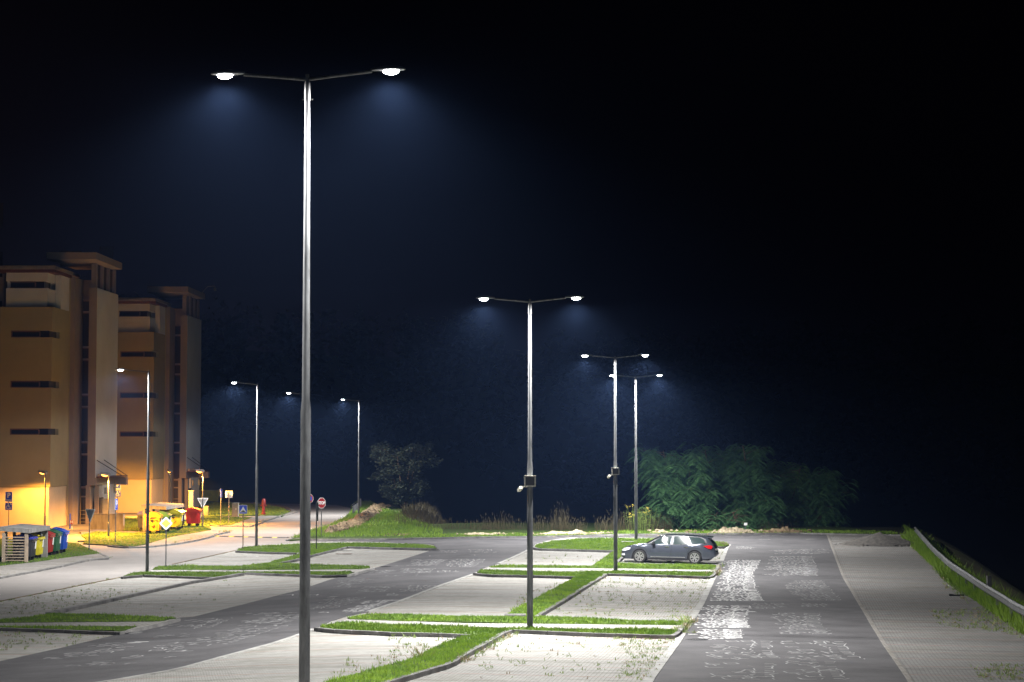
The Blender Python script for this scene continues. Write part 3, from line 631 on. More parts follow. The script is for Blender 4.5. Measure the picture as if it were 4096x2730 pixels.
def park_lamp(base, toppx, label, d, pw=1.0, tilt=0, cone=166):
    x, y = base; z0 = T(x, y); h = zat(y, toppx) - z0
    root = empty('path_lamp', (x, y, z0), 0, label, 'street lamp', 'low orange lamps in front of the buildings')
    pm = MB(); pm.tube([(0, 0, -.1), (0, 0, 1), (0, 0, 1.02), (0, 0, h)], [.07, .07, .05, .045], 12); pm.build('pole', M['galv'], root, True)
    ang = math.atan2(d[1], d[0]); D_ = Vector((d[0], d[1], 0)).normalized(); hd = MB()
    hd.prism([(-.1, -.09), (.55, -.03), (.62, .03), (.5, .1), (0, .13), (-.1, .06)], 'y', -.14, .14)
    o = hd.build('lamp_head', M['head'], root, False, loc=(0, 0, h + .05), rz=ang); o.rotation_euler[1] = -.12
    ln = MB(); vs = []
    for j in range(4):
        f = math.cos(j * .5); dz = -.05 - .12 * math.sin(j * .5)
        for k in range(14): q = 2 * math.pi * k / 14; vs.append((.28 + .24 * f * math.cos(q), .13 * f * math.sin(q), dz))
    ln.add(vs, [(j * 14 + k, j * 14 + (k + 1) % 14, (j + 1) * 14 + (k + 1) % 14, (j + 1) * 14 + k) for j in range(3) for k in range(14)] + [tuple(range(42, 56))]); ln.build('lens', M['orange'], o, True)
    s_ = spot(root, D_ * .3 + Vector((0, 0, h - .36)), ORANGE_P * pw, (1, .40, .045), size=R(cone), blend=.3); s_.rotation_euler = Vector((D_.x * tilt, D_.y * tilt, -1)).to_track_quat('-Z', 'Y').to_euler()
    glow(root, D_ * .3 + Vector((0, 0, h - .26)), ORANGE_P * pw * .004, (1, .42, .05))
p = W1('S 179,2121'); park_lamp((p.x, p.y), 1894, 'low lamp turned to the wall, tallest thing behind the nearer bin shelter', (-.9, .45), .9, .0, 166)
p = W1('A 1133,1052'); park_lamp((p.x, p.y), 1902, 'low glowing orange lamp on the lawn below the nearer entrance canopy', (-1, -.1), 5.5)
p = W1('S 681,2073'); park_lamp((p.x, p.y), 1888, 'low orange lamp rising behind the farther bin shelter', (-.5, .8), 5.0, .35, 158)
p = W1('A 2118,932'); park_lamp((p.x, p.y), 1888, 'low glowing orange lamp right of the far building beside the red bin', (-1, -.1), 4.5)
# ------------------------------------------------------------------ buildings
def building(ox, oy, label, win_levels):
    g = CZ - 6.42; root = empty('apartment_building', (ox, oy, g), 0, label, 'building', 'stepped apartment blocks with a stair tower')
    root.rotation_euler[2] = -.0235
    def Z(py): return zat(148, py) - g          # heights read on the nearer block
    def part(nm, m, *boxes, parent=root):
        mb = MB()
        for b in boxes: x0, x1, y0, y1, z0, z1 = b[:6]; mb.box(((x0 + x1) / 2, (y0 + y1) / 2, (z0 + z1) / 2), (x1 - x0, y1 - y0, z1 - z0), b[6] if len(b) > 6 else 0)
        return mb.build(nm, m, parent)
    # local frame: (0,0) = front right corner of the ochre bay; x right, y away
    zb = Z(1950) ; z5 = Z(1228); zr = Z(1074); wb = 3.9
    def banded(nm, m, x0, x1, y0, y1, z0, z1, wins, depth=.28):
        """solid block with wrap-round corner strip windows cut into its front and right faces"""
        bm = []; zz = z0
        for (a, b) in wins:
            bm.append((x0, x1, y0, y1, zz, a)); bm.append((x0, x1 - 2.0 if False else x1 - depth, y0 + depth, y1, a, b)); zz = b
            bm.append((x0, x1 - 3.05, y0, y0 + depth - .004, a, b)); bm.append((x1 - depth + .004, x1, y0 + 2.3, y1, a, b))
        bm.append((x0, x1, y0, y1, zz, z1)); part(nm, m, *bm)
        for (a, b) in wins:
            w = part('window', M['glass'], (x1 - 3.05, x1 - depth + .02, y0 + depth - .03, y0 + depth - .006, a, b), (x1 - depth + .006, x1 - depth + .03, y0 + depth - .03, y0 + 2.3, a, b))
            part('frame', M['frame'], (x1 - 3.05, x1 - .9, y0 + .05, y0 + .12, a, a + .07), (x1 - 3.05, x1 - .9, y0 + .05, y0 + .12, b - .09, b), (x1 - .95, x1 - .86, y0 + .05, y0 + .13, a + .07, b - .09), (x1 - 3.05, x1 - 2.97, y0 + .05, y0 + .12, a + .07, b - .09), parent=w)
    part('plinth', M['stucco_g'], (-14, -.12, .12, 12, 0, zb))
    L = [(Z(1739) - .02, Z(1727) + .22), (Z(1551), Z(1524)), (Z(1350), Z(1323))]
    banded('wall', M['stucco_y'], -wb, 0, 0, 5.5, zb + .03, z5, L)
    part('ledge', M['dark'], (-wb, -.05, .05, 5.4, zb, zb + .03))
    part('upper_wall', M['stucco_w'], (-wb + .35, -.45, .3, 5.5, z5, Z(1152)), (-wb + .35, -.75, .65, 5.5, Z(1152), Z(1124)), (-wb + .35, -.45, .3, 5.5, Z(1124), Z(1090)), (-.444, -.02, 2.6, 5.5, z5, Z(1090)))
    w = part('window', M['glass'], (-3.3, -.76, .62, .646, Z(1152), Z(1124)), (-.74, -.71, .62, 2.2, Z(1152), Z(1124)))
    part('frame', M['frame'], (-3.3, -1.4, .45, .52, Z(1152), Z(1152) + .08), (-3.3, -1.4, .45, .52, Z(1124) - .08, Z(1124)), (-1.45, -1.36, .45, .53, Z(1152) + .08, Z(1124) - .08), parent=w)
    part('soffit', M['soffit'], (-wb - 8, .12, .05, 5.4, Z(1090), Z(1078)))
    part('roof', M['zinc'], (-wb - 8, .2, -.1, 5.6, Z(1078), Z(1064)), (-wb - 8, -.6, 2.5, 11, Z(1063), Z(1050)))
    part('set_back_wall', M['stucco_p'], (-wb - 8, -wb - .004, 1.1, 9, zb + .03, Z(1090)))
    for i in range(6):
        z0_ = zb + .9 + i * 3.0 * 1.23
        part('window', M['glass'], (-wb - 1.4, -wb - .15, 1.05, 1.096, z0_, z0_ + 1.9)); part('window', M['glass'], (-wb - 5, -wb - 3, 1.05, 1.096, z0_, z0_ + 1.5))
    # glazed stair shaft between bay and tower
    sx0, sx1 = .35, 1.12
    sh = part('stair_shaft', M['stucco_p'], (-.4, .35, 5.5, 11, 0, Z(1085)), (.35, 1.12, 8.2, 11, 0, Z(1085)))
    zz = .1; k = 0
    hts = [2.35, .75, 2.55, .95, 2.75, .95, 2.75, .95, 2.75, .95, 2.75]
    for hh in hts:
        if zz + hh > Z(1085): break
        w = part('stair_window', M['glass'], (.354, 1.116, 8.12, 8.16, zz, zz + hh - .12))
        part('frame', M['frame'] if k else M['zinc'], *([(.354, 1.116, 8.06, 8.11, zz + j * .3, zz + j * .3 + .04) for j in range(1, 5)] if k == 0 else [(.354, 1.116, 8.06, 8.11, zz + hh - .2, zz + hh - .12)]), parent=w)
        part('spandrel', M['stucco_p'], (.354, 1.116, 8.0, 8.19, zz + hh - .115, zz + hh)); zz += hh; k += 1
    part('drainpipe', M['stucco_y'], (-.02, .06, 5.2, 5.3, 1, Z(1090)))
    # stair tower
    tx0, tx1, ty0, ty1 = 1.1, 1.72, 7.0, 14.4
    f = 155 / 148.
    def Zt(py): return zat(155, py) - g
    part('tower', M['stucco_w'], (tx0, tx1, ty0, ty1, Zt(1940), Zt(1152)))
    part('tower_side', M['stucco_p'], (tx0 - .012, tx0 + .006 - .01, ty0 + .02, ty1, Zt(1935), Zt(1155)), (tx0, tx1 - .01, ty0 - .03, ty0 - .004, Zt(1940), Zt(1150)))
    [part('lantern_pillar', M['stucco_p'], (tx0 + .1, tx1 - .15, ty0 + .2 + i * 2.15, ty0 + .75 + i * 2.15, Zt(1152), Zt(1052))) for i in range(4)]
    part('lantern_glass', M['glass'], (tx0 + .3, tx1 - .4, ty0 + .76, ty1 - .2, Zt(1152), Zt(1052)))
    part('canopy_roof', M['stucco_p'], (-1.5, 2.3, ty0 - 3, 13.1, Zt(1052), Zt(1025)))
    # entrance: deep beam, porch wall, doors
    ez = Zt(1942)
    part('entrance_beam', M['stucco_p'], (tx0, tx1 + .02, ty0 - .05, ty1 - .3, ez - .004, Zt(1912)), (tx1 + .02, tx1 + .9, ty1 - .6, ty1 + .2, ez - .1, Zt(1915)))
    part('entrance_canopy', M['soffit'], (tx1 + .024, tx1 + 1.1, ty0 + .2, ty1 - .8, Zt(1912), Zt(1912) + .09))
    part('planter_rail', M['slat'], *[(tx1 + .1, tx1 + .3, ty0 + .3 + i * .62, ty0 + .62 + i * .62, Zt(1911) + .08, Zt(1896)) for i in range(5)])
    part('stay_rod', M['dark'])
    r = MB(); r.tube([(tx1 + .02, ty0 + .4, Zt(1842)), (tx1 + 1.0, ty1 - 2.6, Zt(1912) + .1)], .03, 6); r.build('stay_rod', M['dark'], root)
    r = MB(); r.tube([(tx1 + .02, ty0 + 2.9, Zt(1842)), (tx1 + 1.0, ty1 - .9, Zt(1912) + .1)], .03, 6); r.build('stay_rod', M['dark'], root)
    part('porch_wall', M['stucco_w'], (tx1 - .6, tx1 - .1, ty0 + 3.0, ty1 + .1, 0, ez - .01))
    part('porch_pier', M['stucco_p'], (tx0 - .12, tx0 + .2, ty0 + .05, ty0 + .5, 0, ez - .01), (tx0 + .2, tx0 + .5, ty0 + 1.6, ty0 + 1.9, 0, ez - .01))
    d = part('door', M['glass'], (tx0 + .52, tx0 + .60, ty0 + 1.9, ty0 + 2.98, .05, 2.3)); part('handle', M['zinc'], (tx0 + .6, tx0 + .66, ty0 + 2.7, ty0 + 2.76, .8, 1.5), parent=d)
    for q in (3.6, 6.9): part('wall_light', M['zinc'], (tx1 - .1, tx1 + .02, ty0 + q, ty0 + q + .25, ez - .75, ez - .25))
    return root
B1 = building(-34.1, 148, 'nearer apartment block with lit ochre wall at the left edge', None)
B2 = building(-32.45, 181, 'farther apartment block behind the pole, right of the nearer block', None)
for o in list(COL.objects):
    if o.name.startswith('stay_rod') and o.type == 'MESH' and len(o.data.vertices) == 0: bpy.data.objects.remove(o)
# roof-top lamp on the farther block
rl = MB(); x, y = -30.2, 192; z = zat(y, 1172); rl.tube([(x, y, z - .4), (x + .9, y, z + .6), (x + 1.6, y, z + .65), (x + 1.62, y, z + .4)], .025, 6); rl.box((x + 1.62, y, z + .3), (.2, .2, .25)); 
o = rl.build('roof_lamp', M['galv'], B2, True); o.matrix_parent_inverse = (Matrix.Translation(B2.location) @ Matrix.Rotation(-.0235, 4, 'Z')).inverted()
def low_wall(s1, s2, h, label, m='conc', w=.2):
    a, b = W1(s1), W1(s2); d = b - a; mb = MB(); z = min(T(a.x, a.y), T(b.x, b.y))
    mb.box((d.length / 2, 0, h / 2 - .1), (d.length, w, h + .2)); mb.box((d.length / 2, 0, h + .02), (d.length + .04, w + .05, .04))
    tag(mb.build('low_wall', M[m], loc=(a.x, a.y, z), rz=math.atan2(d.y, d.x)), label, 'wall')
low_wall('A 952,968', 'A 1295,974', 1.15, 'low grey concrete wall beside the nearer building entrance')
low_wall('B 545,828', 'B 608,828', .85, 'low concrete wall glowing orange right of the far building')
a = W1('A 1105,900'); mb = MB(); mb.box((0, 0, .95), (.45, .5, 1.9)); mb.box((0, 0, 1.92), (.55, .6, .06)); tag(mb.build('gas_cabinet', M['cabinet'], loc=(a.x, a.y, T(a.x, a.y))), 'yellow-lit box cabinet against the end of the white porch wall', 'utility cabinet')
a = W1('A 1998,830'); mb = MB(); mb.box((0, 0, 1.1), (.35, .5, 2.2)); mb.box((0, 0, 2.22), (.45, .6, .05)); tag(mb.build('gas_cabinet', M['conc'], loc=(a.x, a.y, T(a.x, a.y))), 'tall grey box cabinet at the right corner of the farther block', 'utility cabinet')
# ------------------------------------------------------------------ bins and shelters
RROW = math.atan2(1, -.04) - math.pi / 2            # local y runs along the row, local x faces the road
def container(x, y, body, lid, label, round_lid=False, open_lid=False, rz=0, sc_=1.0, two=False):
    z = T(x, y) + .11; root = empty('waste_container', (x, y, z), RROW + rz, label, 'waste container', 'wheeled waste containers by the bin shelters')
    root.scale = (sc_, sc_, sc_)
    m = MB(); n = 0
    m.box((0, 0, .66), (.86, 1.14, .88), taper=(1.16, 1.13))
    for s in (-1, 1):
        for q in (-.3, 0, .3): m.box((s * .475, q * 1.2, .62), (.05, .12, .74), ry=s * .085)
        for q in (-.24, .24): m.box((q, s * .615, .62), (.14, .05, .74), rx=-s * .085)
    m.build('bin', M[body], root)
    r = MB(); r.box((0, 0, 1.12), (1.08, 1.36, .07)); r.box((.55, 0, 1.07), (.05, 1.2, .05)); r.build('rim', M[body], root)
    hb = MB()
    for s in (-1, 1): hb.tube([(-.3, s * .7, .98), (-.3, s * .76, .98), (.3, s * .76, .98), (.3, s * .7, .98)], .02, 6)
    hb.build('handle', M[body], root)
    prof_ = [(-.54, 1.16), (-.5, 1.27), (-.36, 1.38), (-.12, 1.42), (.14, 1.38), (.4, 1.28), (.57, 1.2), (.57, 1.16)]
    if round_lid: prof_ = [(-.56, 1.1), (-.56, 1.2), (-.46, 1.36), (-.26, 1.46), (.02, 1.48), (.3, 1.38), (.57, 1.24), (.57, 1.16)]
    lm = MB(); lm.prism(prof_, 'y', -.69, .69); 
    for q in (-.34, .0, .34): lm.box((.05, q, 1.435 if round_lid else 1.40), (.5, .07, .03), ry=.2)
    l = lm.build('lid', M[lid], root, True)
    if open_lid: l.rotation_euler[1] = -.12; l.location = (.0, 0, .02)
    if round_lid:
        for s in (-1, 1):
            q = MB(); q.prism([(-.56, 1.2), (-.5, .98), (-.16, .62), (-.02, .52), (.1, .56), (.12, .66), (.02, .76), (-.1, .86), (-.14, 1.0), (-.1, 1.13), (.3, 1.17), (0, 1.3)], 'y', s * .70, s * .735); q.build('pivot_arm', M[lid], root)
            q = MB(); q.prism([(-.13, .84), (-.03, .78), (.06, .86), (.08, 1.0), (.24, 1.08), (.22, 1.12), (-.1, 1.12), (-.17, 1.0)], 'y', s * .655, s * .668); q.build('pivot_hole', M['black'], root)
    st = MB(); st.box((.523, .22, .82), (.006, .3, .42), ry=.085); st.box((.528, .22, .9), (.006, .24, .12), 1, ry=.085); st.build('sticker', [M['white'], M['pgreen']], root)
    for sx in (-.3, .3):
        for sy in (-.42, .42):
            w = MB(); w.tube([(sx, sy - .03, .1), (sx, sy + .03, .1)], .1, 12); w.box((sx, sy, .19), (.06, .1, .08)); w.build('wheel', M['rubber'], root)
    return root
RX = lambda y: -26.12 + .04 * (y - 107.6)
container(RX(107.7), 107.7, 'pdark', 'pnavy', 'dark bin with a violet blue lid inside the nearer shelter behind the slats')
c = container(RX(109.15), 109.15, 'pyellow', 'pyellow', 'yellow bin with a half-open lid inside the nearer shelter', open_lid=True)
container(RX(111.2), 111.2, 'pred', 'pred', 'red bin standing against the end wall of the nearer shelter')
container(RX(112.7), 112.7, 'pgreen', 'pgreen', 'green bin between the red bin and the bright blue bin')
container(RX(114.2), 114.2, 'pblue', 'pblue', 'bright blue bin at the far end of the nearer row', round_lid=False)
bg = MB(); bg.box((0, 0, 0), (.3, .3, .16), taper=(.6, .6)); o = bg.build('rubbish_bag', M['black'], None, loc=(RX(109.15) + .35, 109.2, T(-26, 109) + 1.42)); tag(o, 'black rubbish bag poking out of the half-open yellow bin', 'rubbish bag')
container(-24.55, 137.4, 'pyellow_lit', 'pyellow_lit', 'round-lidded yellow bin tinted with orange lamplight, half hidden by the lamp pole', round_lid=True)
container(-24.3, 139.6, 'pgreen', 'pgreen', 'dark green bin behind the white and yellow diamond sign')
container(-24.15, 143.6, 'pyellow', 'pyellow', 'round-lidded bright yellow bin in front of the farther shelter', round_lid=True)
container(-24.35, 145.9, 'pdark', 'pdark', 'dark bin tucked against the wall of the farther shelter')
container(-23.75, 149.6, 'pred', 'pred', 'small red bin at the far right of the farther shelter')
container(-25.9, 141.9, 'pdark', 'pnavy', 'blue-lidded bin at the back of the farther shelter')
def shelter(x0, x1, y0, y1, label, slats=True, sag=.0):
    z = T((x0 + x1) / 2, (y0 + y1) / 2) + .1; W_ = x1 - x0; Lg = y1 - y0
    root = empty('bin_shelter', (x0, y0, z), -.03, label, 'bin shelter', 'concrete bin shelters')
    m = MB(); m.prism([(-.12, 1.64), (W_ + .1, 1.52), (W_ + .1, 1.75), (-.12, 1.86)], 'y', -.12, Lg + .1); m.build('roof_slab', M['conc'], root)
    m = MB(); m.prism([(W_ * -.0, 0), (W_, 0), (W_, 1.5), (0, 1.6)], 'y', Lg - .14, Lg); m.build('end_wall', M['conc'], root)
    for q in (.1, .5, .9): m = MB(); m.box((.08, Lg * q, .78), (.14, .14, 1.6)); m.build('post', M['conc'], root)
    if slats:
        for sx in (.08, W_ - .09): m = MB(); m.box((sx, 0, .76), (.17, .12, 1.53)); m.build('post', M['slat'], root)
        m = MB()
        for i in range(9): m.box((W_ / 2, 0, .08 + i * .152), (W_ - .36, .05, .055))
        m.build('slatted_screen', M['slat'], root)
    else:
        m = MB(); m.box((.06, .02, .76), (.16, .16, 1.5)); m.build('post', M['conc'], root)
    return root
shelter(-27.0, -25.62, 106.35, 110.35, 'nearer concrete bin shelter with a slatted end at the left edge')
shelter(-25.9, -24.35, 140.9, 147.2, 'farther concrete bin shelter behind the bright yellow round-lidded bin', slats=False)
# skip
a = W1('B 622,672'); m = MB(); m.box((0, 0, .6), (2.0, 1.5, 1.1), taper=(1.3, 1.15)); m.box((0, 0, 1.19), (2.75, 1.85, .08))
m.box((-.5, -.83, .6), (.08, .06, 1), 0); m.box((.5, -.83, .6), (.08, .06, 1), 0); tag(m.build('skip', M['pyellow'], loc=(a.x, a.y, T(a.x, a.y))), 'dull yellow open skip in the dark beyond the far building', 'skip')
# ------------------------------------------------------------------ signs
def text(body, size, m, parent, loc, z_rot=0, name='lettering', bold=.0, sx=1.0, ext=.004):
    c = bpy.data.curves.new(name, 'FONT'); c.body = body; c.size = size; c.align_x = 'CENTER'; c.align_y = 'CENTER'; c.extrude = ext; c.offset = bold; c.resolution_u = 3
    t = bpy.data.objects.new('tmp', c); COL.objects.link(t); dg = bpy.context.evaluated_depsgraph_get(); me = bpy.data.meshes.new_from_object(t.evaluated_get(dg)); bpy.data.objects.remove(t)
    me.materials.clear(); me.materials.append(M[m]); me.name = name
    o = bpy.data.objects.new(name, me); COL.objects.link(o); o.parent = parent; o.location = loc; o.rotation_euler = (math.pi / 2, 0, z_rot); o.scale = (sx, 1, 1)
    return o
def plate(mb, poly, y, t, mi=0): mb.prism(poly, 'y', y, y + t, mi)
def ngon(n, r, rot=0, cx=0, cz=0): return [(cx + r * math.cos(rot + 2 * math.pi * k / n), cz + r * math.sin(rot + 2 * math.pi * k / n)) for k in range(n)]
def rrect(w, h, cx=0, cz=0, r=.04):
    o = []
    for sx, sz, a0 in ((1, 1, 0), (-1, 1, 90), (-1, -1, 180), (1, -1, 270)):
        for k in range(4): a = R(a0 + k * 30); o.append((cx + sx * (w / 2 - r) + r * math.cos(a), cz + sz * (h / 2 - r) + r * math.sin(a)))
    return o
def sign(base, label, top, rz=0, r=.03, pm='galv', dz=.1, cat='traffic sign'):
    p = W1(base, dz); z = T(p.x, p.y) + dz - .02; root = empty('road_sign', (p.x, p.y, z), rz, label, cat); h = zat(p.y, top) - z
    m = MB(); m.tube([(0, 0, -.2), (0, 0, h)], r, 10); m.build('post', M[pm], root, True)
    root['k'] = 1
    def ZZ(py): return zat(p.y, py) - z
    return root, ZZ, p.y / F
def cleanup_k():
    for o in bpy.data.objects:
        if 'k' in o: del o['k']
def wheelchair(root, cx, cz, s, y):
    m = MB(); n = 22
    for k in range(16):
        a0 = R(110 + k * 15); a1 = R(110 + (k + 1) * 15); q = [(cx + s * .3 * math.cos(a0), cz - s * .12 + s * .3 * math.sin(a0)), (cx + s * .3 * math.cos(a1), cz - s * .12 + s * .3 * math.sin(a1)), (cx + s * .235 * math.cos(a1), cz - s * .12 + s * .235 * math.sin(a1)), (cx + s * .235 * math.cos(a0), cz - s * .12 + s * .235 * math.sin(a0))]
        m.prism(q, 'y', y, y + .006)
    m.prism(ngon(10, s * .085, 0, cx - s * .03, cz + s * .40), 'y', y, y + .006)
    def bar(a, b, w):
        d = Vector(b) - Vector(a); d.normalize(); nn = Vector((-d.y, d.x)) * w / 2; A, B_ = Vector(a), Vector(b)
        m.prism([tuple(A - nn), tuple(B_ - nn), tuple(B_ + nn), tuple(A + nn)], 'y', y, y + .005)
    bar((cx - s * .03, cz + s * .32), (cx - s * .0, cz - s * .02), s * .085); bar((cx - s * .01, cz + s * .13), (cx + s * .2, cz + s * .13), s * .06)
    bar((cx - s * .03, cz - s * .04), (cx + s * .24, cz - s * .04), s * .085); bar((cx + s * .21, cz - s * .04), (cx + s * .33, cz - s * .32), s * .08); bar((cx + s * .3, cz - s * .31), (cx + s * .42, cz - s * .27), s * .06)
    m.build('wheelchair_symbol', M['white'], root)
def pplate(root, w, z1, z0, word=True, y=-.05):
    m = MB(); plate(m, rrect(w, z1 - z0, 0, (z0 + z1) / 2), y, .03); pl = m.build('plate', M['white'], root)
    m = MB(); plate(m, rrect(w - .03, z1 - z0 - .03, 0, (z0 + z1) / 2), y - .006, .005); m.build('panel', M['blue'], pl)
    h = z1 - z0
    text('P', h * .66 if word else h * .9, 'white', pl, (0, y - .01, (z0 + z1) / 2 + (h * .12 if word else 0)), bold=.012)
    if word: text('RÉSERVÉ', h * .19, 'white', pl, (0, y - .01, z0 + h * .14), bold=.003, sx=.82)
def reserved(base, label, a, b, c, d, w):
    root, ZZ, k = sign(base, label, a, dz=.05); pplate(root, w * k, ZZ(a), ZZ(b))
    m = MB(); z1, z0 = ZZ(c), ZZ(d); plate(m, rrect(w * k, z1 - z0, 0, (z0 + z1) / 2), -.05, .03); pl = m.build('plate', M['blue'], root)
    wheelchair(pl, -.02, (z0 + z1) / 2, (z1 - z0) * .95, -.062); text('2x', (z1 - z0) * .24, 'white', pl, (w * k * .33, -.055, z1 - (z1 - z0) * .17), bold=.003)
reserved('S 34,2127', 'blue parking sign with wheelchair plate against the glowing wall at the left edge', 1968, 2008, 2012, 2041, 28)
reserved('A 1230,815', 'blue parking sign with wheelchair plate between the two apartment blocks', 1929.5, 1961, 1964, 1987.5, 22.5)
root, ZZ, k = sign('A 1205,1100', 'slim blue parking sign seen nearly edge-on behind the bright lawn lamp', 1995, R(84)); pplate(root, .5, ZZ(1996), ZZ(2041), word=False)
# give-way signs seen from behind
def giveway(base, label, top, bot, rz, face=1):
    root, ZZ, k = sign(base, label, top, rz, dz=.1); z1, z0 = ZZ(top), ZZ(bot); h = z1 - z0; w = h / .866 / 2
    m = MB(); plate(m, [(-w, z1), (-w + .03, z1 + .02), (w - .03, z1 + .02), (w, z1), (.03, z0), (-.03, z0)], .035, .02); pl = m.build('plate', M['white'], root)
    m = MB(); plate(m, [(-w + .06, z1 - .03), (w - .06, z1 - .03), (0, z0 + .09)], .028, .006); m.build('sheet_back', M['signback'], pl)
    m = MB(); m.box((0, .02, z1 - h * .22), (w * 1.1, .03, .03)); m.box((0, .02, z1 - h * .62), (w * .5, .03, .03)); m.build('bracket', M['zinc'], root)
    m = MB(); plate(m, [(-w, z1), (w, z1), (0, z0)], .056, .004); m.build('face', M['red'], pl)
giveway('A 932,1178', 'triangular sign seen from behind in front of the nearer entrance', 2039, 2090, R(-38))
giveway('A 2118,940', 'grey triangular sign seen from behind right of the farther shelter', 1994, 2033, R(18))
# priority diamond
root, ZZ, k = sign('B 165,1360', 'white and yellow diamond priority sign on the grass strip', 2112); zc = (ZZ(2069) + ZZ(2120)) / 2; hr = (ZZ(2069) - ZZ(2120)) / 2
m = MB(); plate(m, [(x, z + zc) for x, z in [(0, hr), (.04, hr - .01), (hr - .01, .04), (hr, 0), (hr - .01, -.04), (.04, -hr + .01), (0, -hr), (-.04, -hr + .01), (-hr + .01, -.04), (-hr, 0), (-hr + .01, .04), (-.04, hr - .01)]], -.055, .025); pl = m.build('plate', M['white'], root)
m = MB(); plate(m, ngon(4, hr * .66, math.pi / 2, 0, zc), -.062, .006); m.build('panel', M['yellow'], pl)
m = MB(); plate(m, ngon(4, hr * .70, math.pi / 2, 0, zc), -.058, .003); m.build('outline', M['black'], pl)
# edge-on blue sign and the square sign seen from behind
root, ZZ, k = sign('B 738,905', 'blue sign seen edge-on at the verge by the far lawn', 1956, R(88)); m = MB(); plate(m, rrect(.7, ZZ(1957) - ZZ(1992), 0, (ZZ(1957) + ZZ(1992)) / 2), -.05, .03); m.build('plate', M['blue'], root)
root, ZZ, k = sign('B 823,900', 'square pale sign seen from behind, lit orange, near the utility cabinet', 1966, R(8), pm='slat'); zc = (ZZ(1965) + ZZ(1992)) / 2; m = MB(); plate(m, rrect(.56, ZZ(1965) - ZZ(1992), 0, zc), .04, .02); pl = m.build('plate', M['white'], root)
m = MB(); m.box((0, .02, zc + .13), (.4, .03, .03)); m.box((0, .02, zc - .13), (.4, .03, .03)); m.build('bracket', M['zinc'], root)
# hump sign
root, ZZ, k = sign('B 972,1165', 'blue square hump warning sign on a rusty post in the orange grass', 2052, pm='rust'); z1, z0 = ZZ(2021), ZZ(2056); w = 32 * k
m = MB(); plate(m, rrect(w, z1 - z0, 0, (z1 + z0) / 2), -.05, .025); pl = m.build('plate', M['white'], root)
m = MB(); plate(m, rrect(w - .03, z1 - z0 - .03, 0, (z1 + z0) / 2), -.055, .005); m.build('panel', M['blue'], pl)
zc = (z1 + z0) / 2; m = MB(); plate(m, [(-.2, zc - .17), (.2, zc - .17), (0, zc + .17)], -.06, .005); m.build('triangle', M['white'], pl)
m = MB(); plate(m, [(-.15, zc - .155), (-.07, zc - .1), (-.02, zc - .06), (.04, zc - .06), (.08, zc - .1), (.15, zc - .155)], -.066, .005); m.build('hump_symbol', M['black'], pl)
# no stopping
root, ZZ, k = sign('B 1653,1030', 'round blue and red no-stopping sign with an arrow plate below', 1976); zc = ZZ(1995); r_ = 20.5 * k
m = MB(); plate(m, ngon(36, r_, 0, 0, zc), -.05, .02); pl = m.build('plate', M['white'], root)
m = MB(); plate(m, ngon(36, r_ * .95, 0, 0, zc), -.056, .005); m.build('ring', M['red'], pl)
m = MB(); plate(m, ngon(36, r_ * .74, 0, 0, zc), -.061, .004); m.build('disc', M['blue'], pl)
m = MB()
for s in (-1, 1):
    a = R(45) * s; ex = Vector((math.cos(a), math.sin(a))); nn = Vector((-ex.y, ex.x)) * r_ * .08
    m.prism([(v.x, v.y + zc) for v in (-ex * r_ * .76 - nn, ex * r_ * .76 - nn, ex * r_ * .76 + nn, -ex * r_ * .76 + nn)], 'y', -.066 + s * .0012, -.061)
m.build('cross_bar', M['red'], pl)
z1, z0 = ZZ(2016), ZZ(2045); m = MB(); plate(m, rrect(.17, z1 - z0, .0, (z1 + z0) / 2, .01), -.05, .02); pl = m.build('arrow_plate', M['white'], root)
m = MB(); m.box((0, -.053, (z1 + z0) / 2 - .03), (.022, .005, (z1 - z0) * .7)); plate(m, [(-.045, z1 - .13), (.045, z1 - .13), (0, z1 - .03)], -.057, .004); m.build('arrow', M['black'], pl)
# STOP
root, ZZ, k = sign('C 484,646', 'red octagonal STOP sign on the grass by the road', 2030, R(16)); z1, z0 = ZZ(1992), ZZ(2034); zc = (z1 + z0) / 2; r_ = (z1 - z0) / 2 / math.cos(R(22.5)); sq = .78
def octa(r, y, t, nm, mm, par):
    m = MB(); m.prism([(x * sq, z) for x, z in ngon(8, r, R(22.5), 0, 0)], 'y', y, y + t); m.v = [(a_, b_, c_ + zc) for a_, b_, c_ in m.v]; return m.build(nm, M[mm], par)
pl = octa(r_, -.05, .02, 'plate', 'white', root); octa(r_ * .92, -.056, .005, 'panel', 'red', pl); text('STOP', r_ * .72, 'white', pl, (0, -.062, zc), bold=.014, sx=.72)
# dark edge-on panel
root, ZZ, k = sign('C 432,780', 'tall dark sign panel seen edge-on between the STOP sign and the thick pole', 2008, R(83), pm='dark'); z1, zm, z0 = ZZ(2010), ZZ(2047), ZZ(2085)
m = MB(); plate(m, rrect(.6, z1 - zm - .02, -.02, (z1 + zm) / 2), -.06, .03); m.build('plate', M['dark'], root); m = MB(); plate(m, rrect(.5, zm - z0, -.02, (zm + z0) / 2), -.06, .03); m.build('lower_plate', M['dark'], root)
